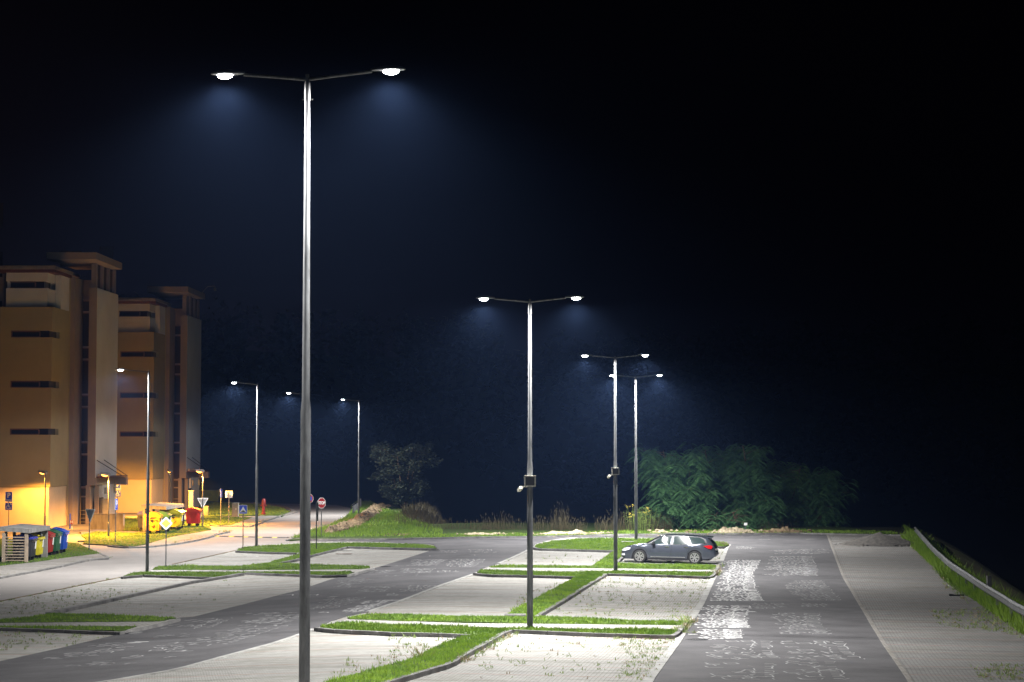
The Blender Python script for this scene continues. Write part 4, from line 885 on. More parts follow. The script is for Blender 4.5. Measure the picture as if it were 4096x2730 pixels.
# hydrant plate with H near the entrance
root, ZZ, k = sign('A 748,955', 'small red and white H hydrant sign behind the blue bin', 2085, 0, r=.025); z1, z0 = ZZ(2082), ZZ(2097); m = MB(); plate(m, rrect(.24, z1 - z0, 0, (z1 + z0) / 2, .01), -.04, .02); pl = m.build('plate', M['red'], root); text('H', .28, 'white', pl, (0, -.046, (z1 + z0) / 2), bold=.01)
m = MB(); m.box((.04, -.04, ZZ(2112)), (.09, .02, .26)); m.build('white_plate', M['white'], root)
a = W1('A 731,962'); m = MB(); m.tube([(0, 0, 0), (0, 0, 1.12)], .055, 12); m.tube([(0, 0, 1.12), (0, 0, 1.16)], .03, 12); tag(m.build('marker_post', M['blue'], loc=(a.x, a.y, T(a.x, a.y))), 'short blue marker post behind the blue bin', 'marker post')
# H plate on the farther block
m = MB(); m.box((0, 0, 0), (.02, .34, .34)); hp = m.build('hydrant_plate', M['white'], None)
bpy.context.view_layer.update()
hp.location = (-32.45 + 1.72 - .1 + .2, 181 + 12.6, zat(193.6, 1983)); tag(hp, 'small H plate on the white porch wall of the farther block', 'sign')
t = text('H', .3, 'red', hp, (.014, 0, 0), R(90), bold=.014)
# cabinet, standpipe hydrant, marker at trees
a = W1('B 892,830', .1); m = MB(); m.box((0, 0, 1.0), (.55, .4, 2.1)); m.box((0, 0, 2.08), (.6, .46, .07)); cab = m.build('utility_cabinet', M['cabinet'], loc=(a.x, a.y, T(a.x, a.y) + .1)); cab.scale = (.95, 1, .9 * (zat(a.y, 2012) - T(a.x, a.y)) / 2.1); tag(cab, 'tall narrow beige utility cabinet on the dark green lawn', 'utility cabinet')
m = MB(); m.box((.08, -.21, 1.2), (.14, .01, .2)); m.build('notice', M['white'], cab)
a = W1('B 1187,808', .1); hgt = zat(a.y, 1995) - T(a.x, a.y) - .1; root = empty('fire_hydrant', (a.x, a.y, T(a.x, a.y) + .1), 0, 'tall red fire hydrant on the dark green lawn by the road bend', 'fire hydrant')
m = MB(); m.tube([(0, 0, 0), (0, 0, hgt * .1), (0, 0, hgt * .11), (0, 0, hgt * .62), (0, 0, hgt * .63), (0, 0, hgt * .9), (0, 0, hgt * .97), (0, 0, hgt)], [.19, .19, .13, .13, .17, .17, .11, .04], 14); m.build('barrel', M['hyd'], root, True)
for s in (-1, 1): m = MB(); m.tube([(s * .13, 0, hgt * .56), (s * .27, 0, hgt * .56)], .07, 10); m.build('outlet', M['hyd'], root, True)
root, ZZ, k = sign('E 1522,990', 'small white marker plate on a thin post in front of the feathery trees', 2093, dz=.05, r=.035, cat='marker post'); m = MB(); m.box((0, -.05, ZZ(2097)), (.22, .03, .16)); m.build('plate', M['white'], root)
# ------------------------------------------------------------------ guard rails
def guard(pts, label, h=.62, sp=4.0, face=1):
    root = empty('guard_rail', (pts[0].x, pts[0].y, T(pts[0].x, pts[0].y)), 0, label, 'guard rail'); o0 = Vector(root.location); p = dens(smoothline(pts), 1.3)
    prof_ = [(0, .155), (.03, .15), (.075, .09), (.075, .07), (.01, .02), (.01, -.02), (.075, -.07), (.075, -.09), (.03, -.15), (0, -.155)]
    vs = []; n = len(prof_)
    for i, a in enumerate(p):
        t = (p[min(i + 1, len(p) - 1)] - p[max(i - 1, 0)]).normalized(); nn = Vector((-t.y, t.x)) * face; z = T(a.x, a.y) + h
        for d, e in prof_: q = a + nn * d; vs.append((q.x - o0.x, q.y - o0.y, z + e - o0.z))
    m = MB(); m.add(vs, [(i * n + k, i * n + k + 1, (i + 1) * n + k + 1, (i + 1) * n + k) for i in range(len(p) - 1) for k in range(n - 1)]); m.build('rail', M['galv'], root)
    q = dens(pts, sp)
    for a, b in zip(q, q[1:] + [q[-1] * 2 - q[-2]]):
        t = (b - a).normalized(); nn = Vector((-t.y, t.x)) * face * -.08; m = MB(); m.box((a.x + nn.x - o0.x, a.y + nn.y - o0.y, T(a.x, a.y) + h / 2 - .1 - o0.z), (.1, .1, h + .3), rz=math.atan2(t.y, t.x)); m.build('post', M['galv'], root)
guard([Vector((.138 * y + 7.3, y)) for y in (40, 56, 67, 80, 95)] + [Vector((.138 * 110 + 7.5, 110)), Vector((.138 * 124 + 7.8, 124))], 'long steel guard rail running down the dark right side of the car park', sp=4)
guard(W('C 806,424 830,404 858,384'), 'short steel guard rail end by the farthest single lamp', h=.75, sp=2, face=1)
a = W1('C 884,352'); m = MB(); m.box((0, 0, .5), (.34, .05, .9)); m.box((0, .06, .3), (.06, .06, .8)); tag(m.build('marker_plate', M['galv'], loc=(a.x, a.y, T(a.x, a.y))), 'small upright steel plate right of the farthest single lamp', 'marker plate')
m = MB(); m.box((0, 0, .55), (.16, .12, 1.1)); a = W1('G 1905,760'); tag(m.build('marker_post', M['galv'], loc=(.138 * 72 + 8.1, 76, T(19.6, 76)), rz=.2), 'short grey post standing just behind the long guard rail', 'marker post')
# debris on the lot
m = MB(); m.tube([(0, 0, .05), (.25, 0, .03), (.6, .1, .03)], [.05, .03, .04], 6); a = W1('G 1375,778'); tag(m.build('branch', M['black'], loc=(a.x, a.y, T(a.x, a.y) + .02)), 'dark broken piece lying on the paving near the right verge', 'debris')
m = MB(); m.box((0, 0, .03), (.9, .12, .03), rz=-.2); a = W1('C 720,838'); tag(m.build('metal_strip', M['rust'], loc=(a.x, a.y, T(a.x, a.y) + .03)), 'brown strip lying on the paved bay below the STOP sign', 'debris')
for s, lab in (('E 290,1118', 'flat grey slab in the grass in front of the grey car'), ('D 420,1378', 'flat grey slab in the grass left of the box lamp')):
    m = MB(); m.box((0, 0, 0), (.7, .5, .1)); a = W1(s); tag(m.build('concrete_slab', M['kerb'], loc=(a.x, a.y, T(a.x, a.y) + .11)), lab, 'concrete slab')
# ------------------------------------------------------------------ estate car
def estate_car():
    M['paint'] = mat('grey car paint', (.07, .08, .105), .3, metal=.5, var=.04, coat=1, spec=.6); M['cglass'] = mat('car glass', (.03, .045, .045), .1, var=.02, spec=.12)
    M['trim'] = mat('black trim', (.015, .015, .017), .4, var=.1); M['rim'] = mat('alloy wheel', (.6, .6, .62), .3, metal=.8, var=.05); M['lampg'] = mat('headlamp glass', (.6, .62, .66), .1, var=.1, coat=1)
    M['tail'] = mat('tail lamp', (.5, .01, .012), .15, var=.1, coat=1); M['chrome'] = mat('chrome', (.7, .7, .72), .15, metal=1, var=.02); M['plate'] = mat('number plate', (.7, .7, .68), .5)
    fw = W1('S 2556.9,2252.5', D_BAY); rw = W1('S 2777.9,2258', D_BAY); dv = rw - fw; ang = math.atan2(dv.y, dv.x); L = 2.815
    # local x: 0 = front axle, + = rearwards; near side = -y
    near = fw + Vector((-math.sin(ang), math.cos(ang))) * .9; z0 = T(fw.x, fw.y) + D_BAY
    root = empty('estate_car', (near.x, near.y, z0), ang, 'dark grey estate car with roof rails parked facing left on the paved bay', 'car'); root.scale = (dv.length / L,) * 3
    root.rotation_euler[1] = -math.atan2(T(rw.x, rw.y) - T(fw.x, fw.y), dv.length)
    def ip(tab, x):
        if x <= tab[0][0]: return tab[0][1]
        for (a, p), (b, q) in zip(tab, tab[1:]):
            if x <= b: t = (x - a) / (b - a); return p + (q - p) * t
        return tab[-1][1]
    belt = [(-.97, .52), (-.9, .62), (-.75, .71), (-.45, .80), (-.1, .87), (.3, .93), (.9, .93), (1.6, .95), (2.6, .99), (3.3, 1.03), (3.7, 1.0), (3.85, .8), (3.87, .6)]
    topz = [(-.97, .58), (-.9, .70), (-.75, .79), (-.45, .88), (-.1, .95), (.3, 1.0), (3.6, 1.04), (3.8, .9), (3.87, .6)]
    wid = [(-.97, .58), (-.9, .70), (-.75, .80), (-.4, .89), (0, .92), (.8, .93), (2.6, .93), (3.2, .91), (3.6, .85), (3.8, .76), (3.87, .66)]
    low = [(-.97, .30), (-.8, .2), (-.5, .19), (.5, .2), (2.3, .2), (3.2, .24), (3.7, .3), (3.87, .42)]
    xs = sorted(set([round(-.97 + i * .0605, 4) for i in range(81)]))
    m = MB(); vs = []; n = 13
    for x in xs:
        zl = ip(low, x); w = ip(wid, x); zb = ip(belt, x); zt = ip(topz, x); ra = .385
        for ax in (0, L):
            if abs(x - ax) < ra: zl = max(zl, .33 + math.sqrt(max(0, ra * ra - (x - ax) ** 2)))
        zl = min(zl, zb - .05)
        mid = zl + (zb - zl) * .45; ring = [(w * .965, zl), (w * .992, zl + (mid - zl) * .5), (w, mid), (w * .985, zb - (zb - mid) * .35), (w * .94, zb), (w * .82, zb + (zt - zb) * .6)]
        full = [(-a, b) for a, b in ring] + [(0, zt)] + [(a, b) for a, b in ring[::-1]]
        vs += [(x, a, b) for a, b in full]
    m.add(vs, [(i * n + k, i * n + k + 1, (i + 1) * n + k + 1, (i + 1) * n + k) for i in range(len(xs) - 1) for k in range(n - 1)])
    m.add(vs[:n], [tuple(range(n))]); m.add(vs[-n:], [tuple(range(n))])
    body = m.build('body', M['paint'], root, True)
    m = MB(); m.box((1.4, 0, .3), (4.3, 1.5, .22)); 
    for ax in (0, L): m.box((ax, 0, .5), (.75, 1.62, .4))
    m.build('underbody', M['black'], root)
    # cabin loft (painted shell), glass lies 3 mm proud
    roof = [(.3, 1.0), (.55, 1.14), (.8, 1.27), (1.05, 1.38), (1.3, 1.435), (1.7, 1.455), (2.3, 1.45), (2.9, 1.42), (3.2, 1.38), (3.45, 1.32), (3.6, 1.18), (3.74, 1.02)]
    def rw_(x): return .62 + .04 * sm((x - .4) / .7) - .03 * sm((x - 2.6) / 1)
    def cab_xs(a, b, st=.07):
        k = max(2, int((b - a) / st)); return [a + (b - a) * i / k for i in range(k + 1)]
    m = MB(); vs = []; X = cab_xs(.3, 3.74)
    def side(x, t, off=0):
        zb = ip(belt, x) - .01; zr = ip(roof, x) - .045; wb_ = ip(wid, x) * .94; y = wb_ + (rw_(x) - wb_) * t
        bulge = 0; return (y + bulge + off, zb + (zr - zb) * t)
    for x in X:
        r_ = [side(x, t) for t in (0, .33, .66, 1)]; zr = ip(roof, x); r_ += [(rw_(x) - .06, zr - .012), (rw_(x) * .5, zr + .0)]
        full = [(-a, b) for a, b in r_] + [(0, zr + .006)] + [(a, b) for a, b in r_[::-1]]; vs += [(x, a, b) for a, b in full]
    m.add(vs, [(i * n + k, i * n + k + 1, (i + 1) * n + k + 1, (i + 1) * n + k) for i in range(len(X) - 1) for k in range(n - 1)]); m.build('roof', M['paint'], root, True)
    def pane(name, poly, s, mm='cglass', off=.006):
        """side window traced as (x, z) outline, draped on the cabin side"""
        mb = MB(); pts = []
        for i, (x, z) in enumerate(poly):
            zb = ip(belt, x) - .01; zr = ip(roof, x) - .045; t = max(0, min(1, (z - zb) / max(.05, zr - zb))); y, _ = side(x, t, off); pts.append((x, s * y, z))
        c = Vector((0, 0, 0))
        for q in pts: c += Vector(q) / len(pts)
        cx, cz_ = c.x, c.z; zb = ip(belt, cx) - .01; zr = ip(roof, cx) - .045; y, _ = side(cx, (cz_ - zb) / (zr - zb), off + .004); pts.append((cx, s * y, cz_)); k = len(pts) - 1
        mb.add(pts, [(i, (i + 1) % k, k) for i in range(k)]); return mb.build(name, M[mm], root, True)
    wins = [[(.62, .965), (.66, 1.03), (.85, 1.17), (1.08, 1.30), (1.3, 1.365), (1.62, 1.385), (1.56, .975)], [(1.72, .975), (1.76, 1.385), (2.33, 1.375), (2.5, 1.01), (2.46, .985)], [(2.62, 1.05), (2.5, 1.365), (3.05, 1.335), (3.25, 1.25), (3.36, 1.08), (3.3, 1.06), (2.75, 1.02)]]
    for s in (-1, 1):
        pane('window_trim', [(.36, .955), (.8, 1.19), (1.06, 1.335), (1.3, 1.395), (1.75, 1.41), (2.5, 1.395), (3.1, 1.355), (3.34, 1.26), (3.44, 1.07), (3.36, 1.035), (2.6, .975), (1.6, .955)], s, 'trim', .012)
        for w in wins: pane('window', w, s, off=.022)
        pane('pillar', [(1.585, .96), (1.65, 1.395), (1.74, 1.395), (1.70, .96)], s, 'trim', .03)
        pane('pillar', [(2.50, .985), (2.36, 1.38), (2.47, 1.38), (2.62, 1.0)], s, 'paint', .03)
    def cross(name, x0, x1, mm, k=.9, dz=.012, y=.02):
        mb = MB(); vs = []
        for x in cab_xs(x0, x1, .1):
            for t in (-1, -.5, 0, .5, 1): vs.append((x - y, t * (rw_(x) - .03) * (1.0 + .18 * (1 - (x - x0) / (x1 - x0)) * (1 if x0 < 1 else 0)), ip(roof, x) + dz - .03 * abs(t) ** 3))
        nn = len(vs) // 5; mb.add(vs, [(i * 5 + k2, i * 5 + k2 + 1, (i + 1) * 5 + k2 + 1, (i + 1) * 5 + k2) for i in range(nn - 1) for k2 in range(4)]); return mb.build(name, M[mm], root, True)
    cross('windscreen', .36, 1.1, 'cglass'); cross('roof_window', 1.3, 2.9, 'cglass', dz=.016, y=0)
    mb = MB(); vs = []
    for x, z in ((3.48, 1.31), (3.60, 1.19), (3.72, 1.05), (3.80, .93)):
        for t in (-1, -.5, 0, .5, 1): vs.append((x + .015 - .04 * t * t, t * (.62 if z > 1.1 else .7), z))
    mb.add(vs, [(i * 5 + k2, i * 5 + k2 + 1, (i + 1) * 5 + k2 + 1, (i + 1) * 5 + k2) for i in range(3) for k2 in range(4)]); mb.build('rear_window', M['cglass'], root, True)
    mb = MB(); mb.prism([(3.2, 1.405), (3.55, 1.375), (3.66, 1.335), (3.64, 1.315), (3.4, 1.325)], 'y', -.58, .58); mb.build('spoiler', M['paint'], root, True)
    for s in (-1, 1):
        mb = MB(); mb.tube([(1.0, s * .60, 1.40), (1.15, s * .60, 1.465), (1.6, s * .60, 1.50), (2.5, s * .60, 1.495), (3.0, s * .59, 1.46), (3.2, s * .58, 1.40)], .018, 8); mb.build('roof_rail', M['trim'], root, True)
        mb = MB(); mb.box((.72, s * .99, 1.04), (.14, .2, .15), taper=(.8, .85)); mb.build('mirror', M['trim'], root, True)
        mb = MB(); mb.tube([(.62, s * .86, .95), (.7, s * .95, .99)], .03, 8); mb.build('mirror_stalk', M['trim'], root)
        for x in (1.42, 2.38): mb = MB(); mb.box((x, s * .925, .845), (.2, .03, .028)); mb.build('door_handle', M['chrome'], root, True)
        mb = MB(); mb.box((1.45, s * .935, .33), (1.75, .012, .022)); mb.build('sill_strip', M['rim'], root)
        mb = MB(); mb.box((1.45, s * .915, .225), (2.05, .03, .09)); mb.build('sill', M['trim'], root)
        for x0, x1, nm in ((.53, .60, 0), (1.60, 1.63, 1), (2.52, 2.36, 2)):
            mb = MB(); pts = [(x0 + (x1 - x0) * t, s * (ip(wid, x0) * (.97 + .034 * math.sin(math.pi * min(1, t * 1.1))) + .003), .3 + t * .62) for t in (0, .2, .4, .6, .8, 1)]; mb.tube(pts, .006, 5); mb.build('door_seam', M['black'], root)
        hl = MB(); hl.add([(-.90, s * .745, .66), (-.90, s * .73, .60), (-.72, s * .835, .60), (-.50, s * .885, .68), (-.45, s * .87, .775), (-.62, s * .80, .77), (-.80, s * .74, .725)], [(0, 1, 2, 3, 4, 5, 6)]); hl.build('headlight', M['lampg'], root)
        fg = MB(); fg.box((-.84, s * .79, .42), (.2, .06, .1), rz=s * .75, taper=(.8, .9)); fg.build('fog_lamp', M['lampg'], root)
        tl = MB(); tl.add([(3.25, s * .925, .92), (3.42, s * .915, .85), (3.5, s * .905, .80), (3.66, s * .86, .79), (3.72, s * .84, .88), (3.66, s * .845, .965), (3.5, s * .885, .965)], [(0, 1, 2, 3, 4, 5, 6)]); tl.build('tail_light', M['tail'], root)
        for ax in (0, L):
            y = s * .80; w = empty('wheel', (ax, y, .33)); w.parent = root
            t = MB(); vs = []; pr = [(-.11, .24), (-.11, .30), (-.09, .33), (.09, .33), (.11, .30), (.11, .24)]; k = 32
            for i in range(k): q = 2 * math.pi * i / k; vs += [(r_ * math.cos(q), yy, r_ * math.sin(q)) for yy, r_ in pr]
            t.add(vs, [(i * 6 + j, i * 6 + (j + 1) % 6, ((i + 1) % k) * 6 + (j + 1) % 6, ((i + 1) % k) * 6 + j) for i in range(k) for j in range(6)]); t.build('tyre', M['rubber'], w, True)
            r2 = MB(); o_ = s * .1
            for i in range(k):
                q0, q1 = 2 * math.pi * i / k, 2 * math.pi * (i + 1) / k
                r2.add([(ra * math.cos(qq), o_ + d, ra * math.sin(qq)) for qq, ra, d in ((q0, .235, 0), (q1, .235, 0), (q1, .205, 0), (q0, .205, 0))], [(0, 1, 2, 3)])
            for i in range(5):
                a0 = 2 * math.pi * i / 5 + .3
                for sg in (-1, 1):
                    e = a0 + sg * .26; nn = .022
                    r2.add([(.05 * math.cos(a0 - .5), o_, .05 * math.sin(a0 - .5)), (.05 * math.cos(a0 + .5), o_, .05 * math.sin(a0 + .5)), (.215 * math.cos(e + .12), o_, .215 * math.sin(e + .12)), (.215 * math.cos(e - .12), o_, .215 * math.sin(e - .12))], [(0, 1, 2, 3)])
            r2.add([(.06 * math.cos(q), o_ + s * .004, .06 * math.sin(q)) for q in [i * .5236 for i in range(12)]], [tuple(range(12))]); r2.build('rim', M['rim'], w)
            dk = MB(); dk.add([(.236 * math.cos(i * .2618), o_ - s * .05, .236 * math.sin(i * .2618)) for i in range(24)], [tuple(range(24))]); dk.build('brake_disc', M['black'], w)
    mb = MB(); mb.box((-.965, 0, .42), (.03, .95, .2)); mb.build('grille', M['trim'], root); mb = MB(); mb.box((-.985, 0, .45), (.01, .52, .11)); mb.build('number_plate', M['plate'], root)
    mb = MB(); mb.box((3.865, 0, .52), (.06, 1.3, .1)); mb.build('bumper', M['trim'], root, True); mb = MB(); mb.box((3.87, 0, .74), (.012, .52, .11)); mb.build('number_plate', M['plate'], root)
    mb = MB()
    for x, y in ((2.2, 0), ): pass
    for y, x in ((-.36, .95), (.36, .95), (-.36, 1.95), (.36, 1.95)): mb.box((x + .35, y, .95), (.16, .5, .62), ry=.15); mb.box((x + .4, y, 1.27), (.1, .26, .16))
    mb.build('seats', M['trim'], root)
estate_car()
# ------------------------------------------------------------------ trees and scrub
def frond_tree(x, y, h, w, label, seed, nf, mk='frond', lean=0):
    rnd = random.Random(seed); z = T(x, y); root = empty('feathery_tree', (x, y, z), 0, label, 'tree', 'feathery trees behind the lot'); tips = []
    tr = MB()
    for k in range(rnd.randint(3, 4)):
        a = rnd.uniform(0, 6.28); top = Vector((math.cos(a) * w * .28, math.sin(a) * w * .28, h * rnd.uniform(.7, .92))); c = [Vector((0, 0, -.3)), top * .35 + Vector((rnd.gauss(0, .12), 0, 0)), top * .7, top]; tr.tube(c, [.09, .07, .045, .02], 7)
        for j in range(22):
            t = rnd.uniform(0, 1); q = c[0].lerp(c[3], .1 + .9 * t); b = rnd.uniform(0, 6.28); l = w * .5 * rnd.uniform(.35, 1.05) * math.sqrt(max(.1, 1 - (t - .35) ** 2 * 1.4)); e = q + Vector((math.cos(b) * l, math.sin(b) * l, rnd.uniform(-.25, .6) * l * .6)); tr.tube([q, q.lerp(e, .5) + Vector((0, 0, .08)), e], [.025, .017, .008], 5)
            for i in range(4): tips.append(q.lerp(e, rnd.uniform(.3, 1.05)))
    tr.build('trunk', M['bark'], root, True)
    vs = []; fs = []
    for i in range(nf):
        p = rnd.choice(tips) + Vector((rnd.gauss(0, .16), rnd.gauss(0, .16), rnd.gauss(0, .2))); a = rnd.uniform(0, 6.28); L = rnd.uniform(.55, .95); up = rnd.uniform(.1, .5); n = 11
        pts = []
        for j in range(n + 1): t = j / n; pts.append(p + Vector((math.cos(a), math.sin(a), 0)) * L * t + Vector((0, 0, up * L * t - (up + .65) * L * t * t)))
        sd = Vector((-math.sin(a), math.cos(a), 0))
        for j in range(1, n):
            ll = .2 * math.sin(math.pi * (j + 1) / (n + 1.5)) + .03; ax = (pts[j + 1] - pts[j]).normalized()
            for s in (-1, 1):
                tip = pts[j] + sd * s * ll + ax * ll * .4 + Vector((0, 0, -ll * .35)); k = len(vs); vs += [pts[j], pts[j] + ax * .10 + sd * s * ll * .5, tip]; fs.append((k, k + 1, k + 2))
    me = bpy.data.meshes.new('crown'); me.from_pydata(vs, [], fs); me.materials.append(M[mk]); o = bpy.data.objects.new('crown', me); COL.objects.link(o); o.parent = root
TR = [('S 2735,2128', 6.0, 4.6, 'leftmost feathery green tree behind the roof of the grey car', 1, 2600, 'frond', 0), ('S 2895,2126', 7.0, 3.8, 'feathery tree with a bare trunk, second from the left', 2, 1700, 'frond', 3), ('S 3050,2128', 6.4, 4.4, 'dense feathery tree in the middle, right of the marker plate', 3, 2600, 'frond', 1.5),
      ('S 3170,2126', 5.0, 4.2, 'yellow-tipped feathery tree, second from the right', 4, 1300, 'frondy', 4), ('S 3290,2126', 4.2, 3.8, 'rightmost dim feathery tree thinning into the dark', 5, 1000, 'frond', 3)]
for s, h, w, lab, sd, nf, mk, dy in TR:
    p = W1(s); frond_tree(p.x * (1 + dy / p.y), p.y + 2.6 + dy, h, w, lab, sd, nf, mk)
for s, h, w, lab, sd in (('S 2860,2130', 1.4, 2.0, 'low feathery sapling under the second feathery tree', 21), ('S 2960,2130', 1.6, 2.4, 'low feathery sapling left of the marker plate', 22)):
    p = W1(s); frond_tree(p.x, p.y + 1.6, h, w, lab, sd, 220)
def bush_tree(x, y, h, w, label, seed, nl, mk='bush', name='bushy_tree', ls=.09):
    rnd = random.Random(seed); z = T(x, y); root = empty(name, (x, y, z), 0, label, 'tree'); tr = MB(); tips = []
    for k in range(7):
        a = k * .9 + rnd.random(); e = Vector((math.cos(a) * w * .33, math.sin(a) * w * .33, h * rnd.uniform(.6, .95))); tr.tube([(0, 0, -.3), e * .4 + Vector((0, 0, .2)), e], [.12, .07, .02], 6)
        for j in range(14):
            t = rnd.uniform(.1, 1); b = rnd.uniform(0, 6.28); q = e * t; l = w * .34 * rnd.uniform(.4, 1); f = q + Vector((math.cos(b) * l, math.sin(b) * l, rnd.uniform(-.3, .6) * l)); tr.tube([q, f], [.02, .006], 4); tips += [q.lerp(f, u) for u in (.4, .6, .8, 1)]
    tr.build('trunk', M['bark'], root, True); vs = []; fs = []
    for i in range(nl):
        p = rnd.choice(tips) + Vector((rnd.gauss(0, .22), rnd.gauss(0, .22), rnd.gauss(0, .22))); a = rnd.uniform(0, 6.28); u = Vector((math.cos(a), math.sin(a), rnd.uniform(-.6, .6))).normalized(); v = u.cross(Vector((rnd.random(), rnd.random(), 1))).normalized(); s = ls * rnd.uniform(.6, 1.5); k = len(vs)
        vs += [p - u * s, p + v * s * .5, p + u * s, p - v * s * .5]; fs.append((k, k + 1, k + 2, k + 3))
    me = bpy.data.meshes.new('crown'); me.from_pydata(vs, [], fs); me.materials.append(M[mk]); o = bpy.data.objects.new('crown', me); COL.objects.link(o); o.parent = root
p = W1('C 1330,372'); bush_tree(p.x, p.y + 2, 6.0, 6.0, 'large dim bushy tree behind the earth ridge', 8, 15000, ls=.15)
p = W1('C 1700,400'); 
# tall dry reeds behind the far kerb
def reeds():
    rnd = random.Random(5); vs = []; fs = []
    def reed(x, y, h):
        z = T(x, y) + .05; a = rnd.uniform(0, 6.28); w = .009; lx, ly = rnd.gauss(0, .14) * h, rnd.gauss(0, .1) * h; k = len(vs); c, s = math.cos(a) * w, math.sin(a) * w
        vs.extend([(x - c, y - s, z), (x + c, y + s, z), (x + lx * .5 + c * .6, y + ly * .5, z + h * .6), (x + lx * .5 - c * .6, y + ly * .5, z + h * .6), (x + lx + .0, y + ly, z + h)]); fs.extend([(k, k + 1, k + 2, k + 3), (k + 3, k + 2, k + 4)])
        if rnd.random() < .3:
            k = len(vs); q = .014; vs.extend([(x + lx - q, y + ly, z + h), (x + lx + q, y + ly, z + h), (x + lx * 1.2, y + ly, z + h + .2)]); fs.append((k, k + 1, k + 2))
    for s, n, h in (('D 0,480 560,470', 260, .8), ('D 100,470 400,470', 160, 1.3), ('D 600,480 1150,480', 460, 1.1), ('D 820,470 980,470', 160, 2.0), ('D 1280,480 1660,480', 420, 1.15), ('E 400,995 760,990', 520, 1.25), ('C 1700,600 2350,605', 320, .8), ('C 1230,520 1400,560 1700,610', 260, 1.1), ('E 1540,990 2100,990', 150, .7)):
        q = dens(W(s), .1)
        for _ in range(int(n * .8)):
            p = rnd.choice(q); clump = .6 + .7 * abs(noise.noise(Vector((p.x * .8, 0, 1)))); reed(p.x + rnd.gauss(0, .1), p.y + 1.2 + abs(rnd.gauss(0, 1.1)), h * rnd.uniform(.5, 1.15) * clump)
    me = bpy.data.meshes.new('reeds'); me.from_pydata(vs, [], fs); me.materials.append(M['reed']); o = bpy.data.objects.new('tall_grass', me); COL.objects.link(o); tag(o, 'tall dry grass and reeds standing behind the far kerb', 'tall grass', kind='stuff')
    # goldenrod
    p = W1('E 430,1000'); vs.clear(); fs.clear(); root = empty('yellow_plant', (p.x, p.y + 1.2, T(p.x, p.y)), 0, 'yellow-flowered plant right of the farthest twin-arm lamp', 'plant')
    st = MB(); fl = MB()
    for i in range(60):
        x, y, h = rnd.gauss(0, .45), rnd.gauss(0, .3), rnd.uniform(.9, 1.75); st.tube([(x, y, 0), (x * 1.3, y, h)], [.014, .006], 4, cap=False)
        for j in range(7): a = rnd.uniform(0, 6.28); zz = h * rnd.uniform(.3, .95); st.add([(x * 1.2, y, zz), (x * 1.2 + .13 * math.cos(a), y + .13 * math.sin(a), zz + .03), (x * 1.2 + .07 * math.cos(a), y + .07 * math.sin(a), zz + .05)], [(0, 1, 2)])
        if i % 6 == 0:
            for j in range(6): a = rnd.uniform(0, 6.28); q = .055; cx, cz = x * 1.3 + rnd.gauss(0, .06), h + rnd.gauss(0, .05); fl.add([(cx, y, cz), (cx + q * math.cos(a), y - .03, cz + q * math.sin(a)), (cx + q * math.cos(a + 1), y, cz + q * math.sin(a + 1))], [(0, 1, 2)])
    st.build('stem', M['weed'], root); fl.build('flower', M['yellow'], root)
reeds()
# earth ridges
def ridge(s, w, h, m, label, seed, dz=0, dy=.6, name='earth_ridge'):
    pts = dens(W(s, dz), .09); n = 21; vs = []; rnd = random.Random(seed)
    for i, a in enumerate(pts):
        t = (pts[min(i + 1, len(pts) - 1)] - pts[max(i - 1, 0)]).normalized(); nn = Vector((-t.y, t.x)); e = min(1, min(i, len(pts) - 1 - i) / 14)
        for k in range(n):
            u = k / (n - 1) * 2 - 1; ww = w * (.75 + .5 * noise.noise(Vector((a.x * .7, a.y * .7, seed)))); q = a + nn * (u * ww + dy); hh = h * max(0, 1 - u * u) * e * (.45 + .9 * abs(noise.noise(Vector((q.x * 1.1, q.y * 1.1, seed + 4))))) + (h * .45 * noise.noise(Vector((q.x * 3.4, q.y * 3.4, seed)))) * e * (1 - abs(u)) + .22 * h * noise.noise(Vector((q.x * 9, q.y * 9, seed))) * e + .03 * rnd.random() * e
            vs.append((q.x, q.y, T(q.x, q.y) + .08 + hh - (.14 if k in (0, n - 1) else 0)))
    mb = MB(); mb.add(vs, [(i * n + k, i * n + k + 1, (i + 1) * n + k + 1, (i + 1) * n + k) for i in range(len(pts) - 1) for k in range(n - 1)])
    for i in range(int(len(pts) * 1.1)):
        a = rnd.choice(pts); u = rnd.uniform(-1, 1); q = a + Vector((rnd.gauss(0, .3), u * w + dy)); r = rnd.uniform(.03, .11); mb.box((q.x, q.y, T(q.x, q.y) + .08 + h * .7 * (1 - u * u) * .6), (r * 2, r * 1.4, r), 0, rz=rnd.random() * 3, rx=rnd.random(), taper=(.6, .7))
    return tag(mb.build(name, M[m], None), label, 'earth mound')
ridge('C 590,628 700,590 800,560 880,520 960,470 1030,415 1090,360 1180,345', 1.0, .5, 'earth', 'long clumpy ridge of dug earth crossing the grassy bank', 2, dy=.2)
ridge('C 1180,638 1400,636', .5, .22, 'earth', 'low brown heap at the left end of the far kerb', 3, .1)
ridge('C 1930,638 2350,632', .5, .3, 'paleearth', 'low pale soil ridge behind the far kerb, left part', 4, .1)
ridge('D 120,500 350,498', .5, .3, 'paleearth', 'small pale soil heap left of the box lamp pole', 5, .1)
ridge('D 610,500 800,498 1000,497 1180,496 1400,490', .6, .25, 'paleearth', 'pale soil ridge between the box lamp and the next lamp', 6, .1)
ridge('E 540,1003 640,1002 800,1002', .5, .45, 'paleearth', 'pale soil heap above the bonnet of the grey car', 7, .1)
ridge('E 880,1002 1000,1002', .4, .35, 'earth', 'two small orange soil heaps above the car roof', 8, .1)
ridge('E 1140,1002 1300,1002 1420,1002 1540,1002 1700,1000', .7, .42, 'paleearth', 'tallest sandy soil ridge under the feathery trees', 9, .1)
